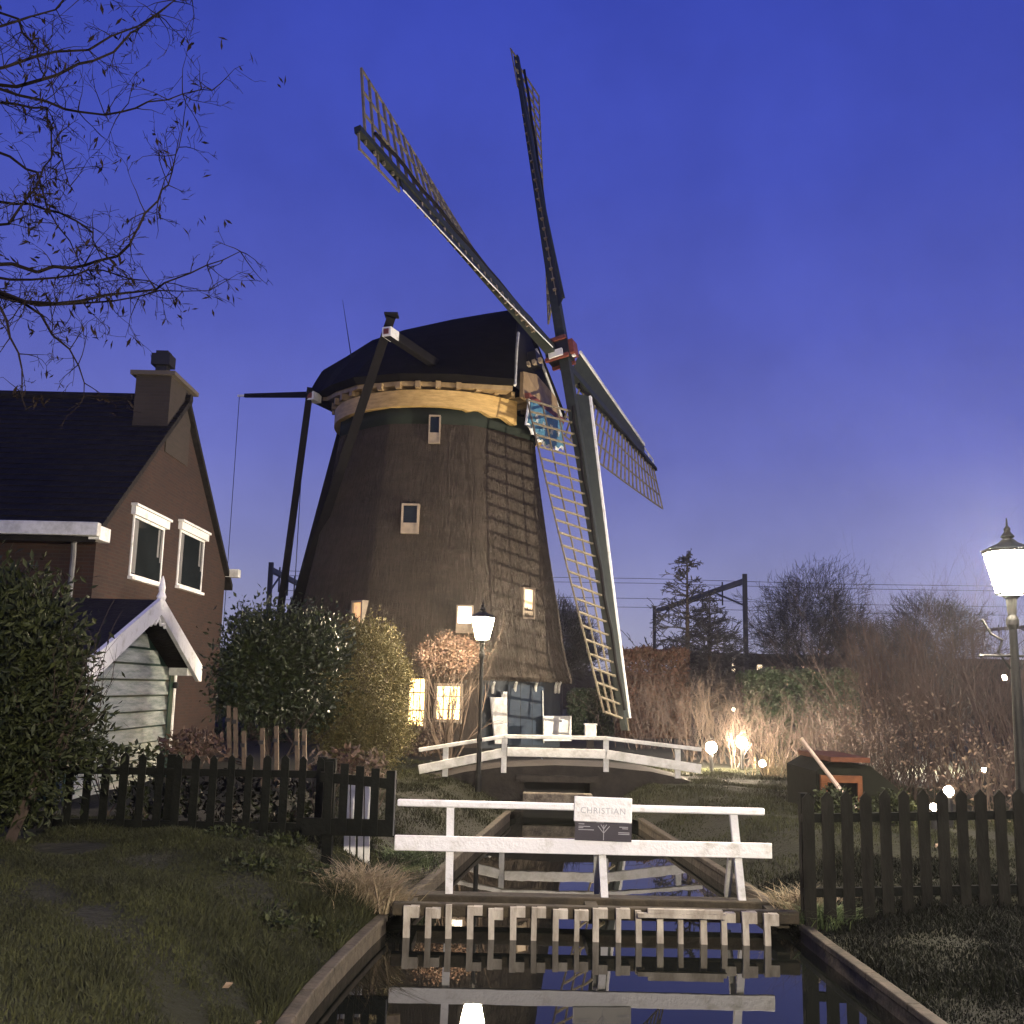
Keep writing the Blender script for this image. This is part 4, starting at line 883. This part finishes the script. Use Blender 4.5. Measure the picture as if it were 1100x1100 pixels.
# low garden plants near the gate
for (px, py, Y, n, mt, lab, r_) in ((345,822,12.8,160,LIGHTLEAF,'low pale leaved plant behind the dark fence near the gate',(.28,.2,.18)),(372,818,12.6,160,REDLEAF,'low pinkish plant growing above the dark gate',(.25,.2,.2)),(398,822,12.7,150,LIGHTLEAF,'low plant with light leaf tips over the gate corner',(.22,.2,.18)),(205,800,13.6,420,REDLEAF,'reddish withered plants below the shed wall',(.5,.3,.22)),(120,812,13.2,500,EVERGREEN,'dark low plants along the fence before the shed',(.9,.3,.25)),(165,858,12.9,420,EVERGREEN,'dark leafy plant behind the fence below the shed',(.6,.25,.35)),(245,860,12.9,420,IVY,'dark leafy plant behind the fence under the first stakes',(.5,.25,.4)),(310,862,12.9,420,EVERGREEN,'dark leafy plant behind the fence near the gate post',(.45,.25,.36))):
    c = P(px, py, Y); t = thing('garden_plant', (c[0], c[1], gh(c[0], c[1])), lab, 'plant', 'low plants along the left fence'); mb = MB(); p, d = blob(n, c, r_, .2, .4, px); mb.leaves(p, .1, d, .45, .9); mb.build('foliage', mt, t)
    out = []
    for k in range(7): grow((c[0]+RNG.normal()*.01, c[1], gh(c[0], c[1])), (RNG.normal()*.3, RNG.normal()*.2, 1), max(.3, c[2]-gh(c[0], c[1])), .01, 1, out, .5, .2, (2,3), 3)
    sticks_obj(out, 'stems', TWIG, t)
# dry grass tuft and weeds on the left bank
def tuft(label, base, n, h, spread, mt, name='grass_tuft', lean=.55, w_=.01):
    t = thing(name, base, label, 'grass tuft'); m_ = n; B = np.asarray(base)+RNG.normal(size=(m_, 3))*np.array([spread, spread, .01]); d = RNG.normal(size=(m_, 3))*np.array([lean, lean, .1])+np.array([0,0,1]); hh = h*RNG.uniform(.5, 1.1, m_)[:, None]
    M1 = B+d*hh*.55; T1 = M1+(d*np.array([1.7,1.7,.35]))*hh*.5
    wv = RNG.normal(size=(m_, 3))*np.array([1,1,0]); wv /= np.linalg.norm(wv, axis=1, keepdims=True); wv *= w_*.5
    V = np.stack([B-wv, B+wv, M1+wv*.8, M1-wv*.8, T1], 1).reshape(-1, 3); b_i = (np.arange(m_)*5)[:, None]; mb = MB(); mb.v.append(V); mb.f.extend((b_i+np.array([0,1,2,3])).tolist()); mb.f.extend((b_i+np.array([3,2,4])).tolist()); mb.n = len(V); mb.build('blades', mt, t)
    return t
def gpt(px, py, z=.5): p = PZ(px, py, z); return np.array([p[0], p[1], gh(p[0], p[1])])
tuft('large pale dry grass tuft below the dark gate', gpt(385, 960), 1500, .5, .14, DRYGRASS)
tuft('smaller dry grass tuft at the corner of the rack', gpt(412, 975, .35), 700, .35, .09, DRYGRASS)
tuft('green grass tuft beside the left end of the white lower board', gpt(432, 935, .4), 900, .3, .13, LITGRASS)
tuft('green grass tuft, lamplight put in its colour, beneath the right bank by the rack end', gpt(888, 992, .35), 900, .26, .11, LITGRASS)
tuft('pale dead grass tuft on the right bank behind the rack', gpt(862, 975, .4), 600, .35, .12, DRYGRASS)
t = thing('bank_weeds', gpt(300, 940), 'green leafy weeds on the left bank in front of the gate', 'weeds'); mb = MB()
for (px, py, n) in ((300,935,260),(330,950,260),(270,960,200),(350,975,200),(290,985,160),(240,925,160)):
    c = gpt(px, py, .6); p, d = blob(n, c+(0,0,.05), (.3,.3,.12), .1, .3, px); mb.leaves(p, .06, d+np.array([0,0,.4]), .5, .9)
mb.build('foliage', EVERGREEN, t)
# fallen leaves
for i, (px, py, lab) in enumerate(((280,1052,'yellow fallen leaf low on the left bank near the ditch'),(246,1036,'pale fallen leaf in the middle of the left bank'),(262,1072,'brown fallen leaf at the bottom of the left bank'),(1008,940,'pale fallen leaf on the dark right bank'),(1072,965,'fallen leaf at the far right of the right bank'))):
    c = gpt(px, py, .65 if px < 500 else .45); mb = MB(); mb.leaves([c+(0,0,.06)]*3, .07, np.array([[1,.3,.1]]*3), .6, .4); props(mb.build('fallen_leaf', LIGHTLEAF), lab, 'leaf', 'fallen leaves on the banks')

# brown clipped hedge behind the lowest sail
def hedge(name, label, x0, yt0, x1, yt1, Y, depth, mt, n, ls=.13, par_twigs=True, seed=1, z0=.6):
    a_, b2 = P(x0, yt0, Y), P(x1, yt1, Y); t = thing(name, ((a_[0]+b2[0])/2, Y+depth/2, z0), label, 'hedge'); rs = np.random.default_rng(seed)
    u = rs.random(n); p = np.zeros((n, 3)); p[:, 0] = a_[0]+(b2[0]-a_[0])*u; zt_ = a_[2]+(b2[2]-a_[2])*u + .07*np.sin(p[:, 0]*5)+rs.normal(size=n)*.05
    face = rs.random(n); p[:, 1] = Y+depth*np.where(face < .55, rs.random(n)*.25, rs.random(n)); p[:, 2] = np.where(face < .7, z0+(zt_-z0)*rs.random(n), zt_-np.abs(rs.normal(size=n))*.12); p[:, 1] += .15*np.sin(p[:, 0]*3.1)*np.sin(p[:, 2]*2.7)
    mb = MB(); mb.leaves(p, ls, None, .55); mb.build('foliage', mt, t)
    out = []
    for k in range(int((b2[0]-a_[0])/.25)+2): grow((a_[0]+(b2[0]-a_[0])*random.random(), Y+depth*random.random(), z0-.05), (RNG.normal()*.15, RNG.normal()*.15, 1), (a_[2]-z0)*.8, .025, 2, out, .4, .3, (2,3), 4)
    xs_ = np.linspace(a_[0], b2[0], 12); out += [((u, Y+depth*.5, z0-.02), (v, Y+depth*.5, z0-.02), depth*.5, depth*.5) for u, v in zip(xs_[:-1], xs_[1:])]
    sticks_obj(out, 'stems', TWIGRED, t); return t
hedge('beech_hedge', 'tall brown clipped hedge with a level top behind the lowest sail', 664, 697, 741, 699, 40, 1.4, BEECH, 13000, .15)
hedge('evergreen_hedge', 'dark green hedge in the middle distance under the far bare trees', 800, 722, 925, 722, 36, 1.5, HEDGE, 9000, .16, seed=4)
hedge('dark_hedge', 'dark shrubs between the brick house and the mill behind the laurel', 205, 700, 350, 690, 32, 1.2, HEDGE, 5000, .16, seed=6)
hedge('dark_hedge', 'dark shrubbery behind the right of the mill base', 610, 745, 662, 735, 42, 1.2, HEDGE, 5000, .16, seed=5)
# bare shrubs
def twig_shrub(label, base, h, spread, n, mt, r=.012, leaves=0, lmat=None, seed=0, fan=.35, depth=3, name='bare_shrub'):
    t = thing(name, base, label, 'shrub'); out = []; tips = []
    for k in range(n):
        b_ = np.array(base)+RNG.normal(size=3)*np.array([spread*.45, spread*.3, 0]); b_[2] = base[2]-.03
        grow(b_, (RNG.normal()*fan, RNG.normal()*fan, 1), h*random.uniform(.55, 1.05), r, depth, out, .36, .16, (3,4), 4, .05, .55, tips)
    sticks_obj(out, 'twigs', mt, t)
    if leaves:
        idx = RNG.integers(0, len(tips), leaves); p = np.array([tips[i][0] for i in idx])+RNG.normal(size=(leaves, 3))*.06; mb = MB(); mb.leaves(p, .07, None, .5); mb.build('foliage', lmat, t)
    return t
def base(px, Y): p = P(px, 820, Y); return np.array([p[0], Y, gh(p[0], Y)])
twig_shrub('bare twiggy shrub lit by the garden lamps right of the bridge', base(775, 27), 2.0, 1.0, 40, TWIG)
twig_shrub('bare shrub behind the first garden lamp', base(752, 28), 1.9, .8, 30, TWIGRED)
twig_shrub('brown shrub to the right of the garden lamps', base(822, 26), 1.5, .9, 40, TWIGRED)
twig_shrub('broad brown shrub behind the orange framed shelter', base(872, 25), 1.25, 1.6, 60, TWIGRED)
twig_shrub('light leaved shrub directly behind the garden shelter roof', base(915, 18.5), 1.5, .55, 26, TWIG, leaves=420, lmat=LIGHTLEAF)
twig_shrub('dark stemmed shrub with pale leaves right of the garden shelter', base(965, 18), 1.4, .7, 30, BARK, leaves=380, lmat=LIGHTLEAF)
twig_shrub('tall reddish bare shrub left of the right street lamp', base(965, 22), 3.3, 1.1, 90, TWIGRED, .014)
twig_shrub('tall bare shrub with pale upright stems nearest the right street lamp', base(1030, 20), 3.35, 1.1, 100, TWIGRED, .014)
twig_shrub('bare shrub at the right edge behind the street lamp', base(1095, 19), 3.2, .8, 75, TWIGRED, .014)
twig_shrub('low shrub with pale leaves behind the right picket fence', base(1065, 15.5), 1.0, .8, 35, TWIG, .01, 380, LIGHTLEAF)
twig_shrub('dim brown shrub filling the gap below the evergreen hedge', base(905, 29), 1.5, 1.8, 60, TWIGRED)
twig_shrub('bare shrub standing before the brown clipped hedge', base(700, 33), 2.4, 1.1, 40, TWIGRED)
twig_shrub('straw coloured reeds by the lamp at the lawn corner', base(836, 21.8), .75, .5, 60, DRYGRASS, .01, depth=1, fan=.3, name='reed_tuft')
for px, Y, lab in ((895,14.2,'green ivy mound behind the left of the right picket fence'),(958,14.6,'low green plant lit between the right pickets')):
    c = base(px, Y); t = thing('garden_plant', c, lab, 'plant'); p, d = blob(700, c+(0,0,.22), (.35,.3,.3), .2, .4, px); mb = MB(); mb.leaves(p, .08, d, .5, .8); mb.build('foliage', EVERGREEN, t)

# far trees
def bare_tree(label, px, ytop, Y, rad, mt, n=9, name='bare_tree', trunk_h=.35, twig=.013, depth=4):
    top = P(px, ytop, Y); b_ = np.array([top[0], Y, .8]); H_ = top[2]-.8; t = thing(name, b_, label, 'tree'); out = []
    m = MB(); m.tube([b_-Zv*.2, b_+Zv*H_*trunk_h*.6, b_+Zv*H_*trunk_h], [H_*.028, H_*.022, H_*.018], 8); m.build('trunk', mt, t)
    for k in range(n):
        a = 2*math.pi*k/n+random.random(); grow(b_+Zv*H_*trunk_h*random.uniform(.6, 1), (math.cos(a)*rad, math.sin(a)*rad, H_*.32), H_*.42, H_*.009, depth, out, .5, .1, (4,6), 4, .0, .62)
    out = [(p0, p1, max(r0, twig), max(r1, twig*.6)) for p0, p1, r0, r1 in out]
    q, dq = blob(5200, b_+Zv*H_*.66, (rad, rad, H_*.36), .3, .3, int(px)); dq = dq+RNG.normal(size=dq.shape)*.55+np.array([0,0,.35]); dq /= np.linalg.norm(dq, axis=1, keepdims=True); ln = RNG.uniform(.35, 1.0, len(q))[:, None]
    out += [(a_, b2, .013, .009) for a_, b2 in zip(q-dq*ln*.5, q+dq*ln*.5)]
    sticks_obj(out, 'crown', mt, t); return t
bare_tree('far bare tree with a broad round crown beside the gantry', 868, 612, 78, 4.0, TWIGFAR, 12)
bare_tree('far bare tree left of the right street lamp', 1000, 634, 82, 4.2, TWIGFAR, 11)
bare_tree('small far bare tree between the two bigger ones', 930, 665, 85, 2.5, TWIGFAR, 8)
bare_tree('far bare tree seen between mill and lowest sail', 603, 650, 60, 2.0, TWIGFAR, 8)
# larch in front of the gantry
def larch(label, px, ytop, Y, mt, R_=2.6):
    top = P(px, ytop, Y); b_ = np.array([top[0], Y, .7]); H_ = top[2]-.7; t = thing('larch_tree', b_, label, 'tree'); m = MB(); m.tube([b_-Zv*.1, b_+Zv*H_*.5, top], [.16,.1,.015], 8); m.build('trunk', BARK, t); out = []; tips = []
    for k in range(110):
        f_ = random.uniform(.12, .97); a = random.uniform(0, 6.28); grow(b_+Zv*H_*f_, (math.cos(a), math.sin(a), .25), R_*(1.08-f_)*random.uniform(.7, 1.25)+.15, .035, 2, out, .5, -.02, (4,6), 4, .12, .5, tips)
    out = [(a_, b2, max(r0, .016), max(r1, .012)) for a_, b2, r0, r1 in out]
    sticks_obj(out, 'crown', mt, t); return t
larch('sparse larch tree with drooping twigs in front of the railway gantry', 738, 592, 44, TWIGFAR)
larch('smaller conifer leaning into the larch, left of the right gantry post', 762, 640, 47, TWIGFAR, 2.5)

# overhanging tree, upper left
tr = thing('overhanging_tree', (-5.6, 7.2, .8), 'bare tree whose twigs with last leaves hang into the upper left', 'tree')
m = MB(); m.tube([(-5.6,7.2,.6),(-5.5,7.15,3),(-5.3,7.1,5.2),(-5.2,7.2,7.4),(-5.0,7.3,9.5)], [.28,.22,.17,.12,.05], 10); m.build('trunk', BARK, tr)
TRK = {1:(-5.2,7.2,7.0), 2:(-5.2,7.2,6.6), 3:(-5.3,7.1,5.2), 4:(-5.4,7.1,4.4)}
br = [((-5.2,7.2,7.0), [(-30,78),(60,55),(150,27),(205,-10)], 7.0), ((-5.2,7.2,6.8), [(-40,90),(45,85),(100,65),(150,30),(210,-12)], 6.6), ((-5.2,7.2,6.7), [(-40,80),(0,95),(70,117),(130,120),(180,107),(228,97)], 7.2), ((-5.3,7.1,5.2), [(-40,280),(40,292),(90,285),(140,262),(170,215),(185,185),(197,135)], 6.9), ((-5.3,7.1,5.0), [(-50,310),(20,322),(80,326),(150,318),(225,312)], 7.4),
      ((-5.3,7.1,5.0), [(-50,315),(60,326),(140,314),(205,293),(258,270)], 7.1), ((-5.4,7.1,4.6), [(-60,300),(0,330),(20,380),(28,440)], 6.7), ((-5.4,7.1,4.7), [(-60,300),(25,325),(75,375),(90,425)], 7.0), ((-5.2,7.2,6.2), [(-70,140),(-10,160),(40,185),(60,240),(100,300)], 7.3), ((-5.2,7.2,5.9), [(-70,200),(-10,215),(50,225),(100,250),(110,280)], 6.8), ((-5.2,7.2,6.4), [(-60,110),(0,110),(50,115),(55,160),(75,200)], 7.5),
      ((-5.2,7.2,5.6), [(-60,250),(10,240),(40,200),(60,150)], 7.0), ((-5.3,7.1,5.1), [(-60,280),(-20,295),(60,298),(110,290),(190,320)], 7.6), ((-5.2,7.2,7.4), [(-60,30),(0,28),(60,10),(110,-15)], 7.0), ((-5.0,7.3,8.2), [(-60,-10),(20,20),(40,60),(60,110)], 7.6)]
out = []; tips = []
for st, pl, Y in br:
    pts = [np.array(st)]+[P(x, y, Y+random.uniform(-.25, .25)) for x, y in pl]; n = len(pts); rs_ = np.linspace(.034, .006, n)
    for i in range(n-1):
        k = 3
        prev = pts[i]
        for j in range(1, k+1):
            q = pts[i]+(pts[i+1]-pts[i])*j/k + (RNG.normal(size=3)*.02 if j < k else 0); f0_ = rs_[i]+(rs_[i+1]-rs_[i])*(j-1)/k; f1_ = rs_[i]+(rs_[i+1]-rs_[i])*j/k
            out.append((prev, q, f0_*.6, f1_*.6))
            if i > 0:
                for _ in range(3):
                    if random.random() < .62: grow(q, (RNG.normal()*.6+.1, RNG.normal()*.5, RNG.normal()*.6), random.uniform(.12, .4), .005, 2, out, .6, .0, (2,3), 4, .1, .55, tips)
            prev = q
    tips.append((pts[-1], pts[-1]-pts[-2]))
out = [(a_, b2, max(r0, .002), max(r1, .0016)) for a_, b2, r0, r1 in out]
sticks_obj(out, 'crown', TREETWIG, tr)
mb = MB(); lp = []
for p_, d_ in tips:
    if random.random() < .11: lp += [p_+RNG.normal(size=3)*.02 for _ in range(random.randint(1, 3))]
for (x, y) in ((240,40),(272,62),(303,83),(190,131),(200,135),(222,181),(218,236),(203,245),(262,305),(248,235)):
    lp += [P(x, y, 7.0)+RNG.normal(size=3)*.02 for _ in range(3)]
lp = np.array(lp); mb.leaves(lp-np.array([0,0,.03]), .075, np.array([[.2,0,-1.0]]), .28, .8); mb.build('last_leaves', DEADLEAF, tr)

# ------------------------------------------------------------------ railway and horizon
em = MB(); pa, pb2 = P(300, 716, 95), P(1300, 703, 95)
em.prism([(-260, 92, .5), (-260, 104, .5), (-260, 100, 4.2), (-260, 95, 4.2)], (520, 0, 0)); props(em.build('embankment', FAR), kind='structure')
def gantry(label, A0, A1, zb_, th=.3):
    t = thing('railway_gantry', (A0[0], A0[1], zb_), label, 'railway gantry', 'overhead line gantries')
    for a_ in (A0, A1):
        m = MB(); m.bar((a_[0], a_[1], zb_), (a_[0], a_[1], a_[2]+.5), th, th, (0,1,0)); m.build('post', STEEL, t)
    m = MB(); m.bar(A0, A1, th*.9, th*1.2); m.build('cross_beam', STEEL, t)
    m = MB()
    for f_ in (.2,.42,.6,.8): q = A0*(1-f_)+A1*f_; m.bar(q, q-Zv*1.3, .1, .1, (0,1,0)); m.bar(q+Zv*.2, q+Zv*.5, .1, .1, (0,1,0))
    m.bar(A1-Zv*1.8, A1*.72+A0*.28-Zv*.1, .12, .12); m.bar(A0-Zv*1.5, A0*.78+A1*.22-Zv*.1, .1, .1); m.build('hangers', STEEL, t); return t
GA, GB = P(703, 657, 98), P(800, 624, 74)
gantry('railway gantry behind the larch to the right of the mill', GA, GB, 1.0)
gantry('railway gantry glimpsed between house and mill tail', P(291, 612, 70), P(330, 632, 88), 1.0)
gantry('distant railway gantry left of the right street lamp', P(1044, 678, 130), P(1120, 672, 110), 1.0)
ow = thing('overhead_wires', P(620, 650, 90), 'thin railway overhead wires running behind the sails', 'wires'); m = MB()
for (ya, yb, Y) in ((619,624,88),(624,629,92),(650,655,94),(640,646,90)):
    a_, b2 = P(300, ya-6, Y), P(1090, yb+6, Y); m.tube([a_, a_*.75+b2*.25-Zv*.12, (a_+b2)/2, a_*.25+b2*.75-Zv*.12, b2], .022, 4)
m.build('wire', STEEL, ow)
fhz = thing('far_building', P(850, 705, 88), 'long dark low building on the horizon with a few lit windows', 'building'); m = MB(); q0, q1 = P(742, 704, 88), P(1110, 706, 88); m.box((q0[0], 88, .5), (q1[0], 90, float(P(850, 703, 88)[2]))); m.build('wall', FAR, fhz)
LITFAR = emit('far_lit_window', (1,.8,.5), 1.5)
for (px, py) in ((788,708),(788,714),(788,720),(739,713),(816,717),(829,718),(862,717),(915,719),(935,721)):
    q = P(px, py, 87.9 if px > 742 else 87.9); m = MB(); s_ = .22 if px in (915,816) else .13; m.box(q-(s_,.03,s_), q+(s_,.03,s_)); m.build('window', LITFAR if px not in (862,935,829) else emit('dim_far_window', (1,.5,.25), .5), fhz)
# rooftops between house and mill, far
hz = MB(); hz.box((-270, -10, -3), (280, 160, 30)); hm = bpy.data.materials.new('evening_haze'); hm.use_nodes = True; hm.node_tree.nodes.remove(hm.node_tree.nodes['Principled BSDF'])
pv = hm.node_tree.nodes.new('ShaderNodeVolumePrincipled'); pv.inputs['Color'].default_value = (.9,.92,.95,1); pv.inputs['Density'].default_value = .00055; pv.inputs['Anisotropy'].default_value = .8
hm.node_tree.links.new(pv.outputs[0], hm.node_tree.nodes['Material Output'].inputs['Volume']); props(hz.build('haze', hm), 'thin evening haze over the whole place', 'haze', kind='stuff')
sc.cycles.volume_bounces = 0
# ------------------------------------------------------------------ render settings
sc.view_settings.view_transform = 'Standard'; sc.view_settings.look = 'None'; sc.view_settings.exposure = 0; sc.view_settings.gamma = 1
sc.cycles.use_denoising = True; sc.cycles.sample_clamp_indirect = 4; sc.cycles.sample_clamp_direct = 0; sc.cycles.max_bounces = 5; sc.cycles.diffuse_bounces = 2; sc.cycles.glossy_bounces = 3; sc.cycles.transparent_max_bounces = 4
sc.cycles.caustics_reflective = False; sc.cycles.caustics_refractive = False
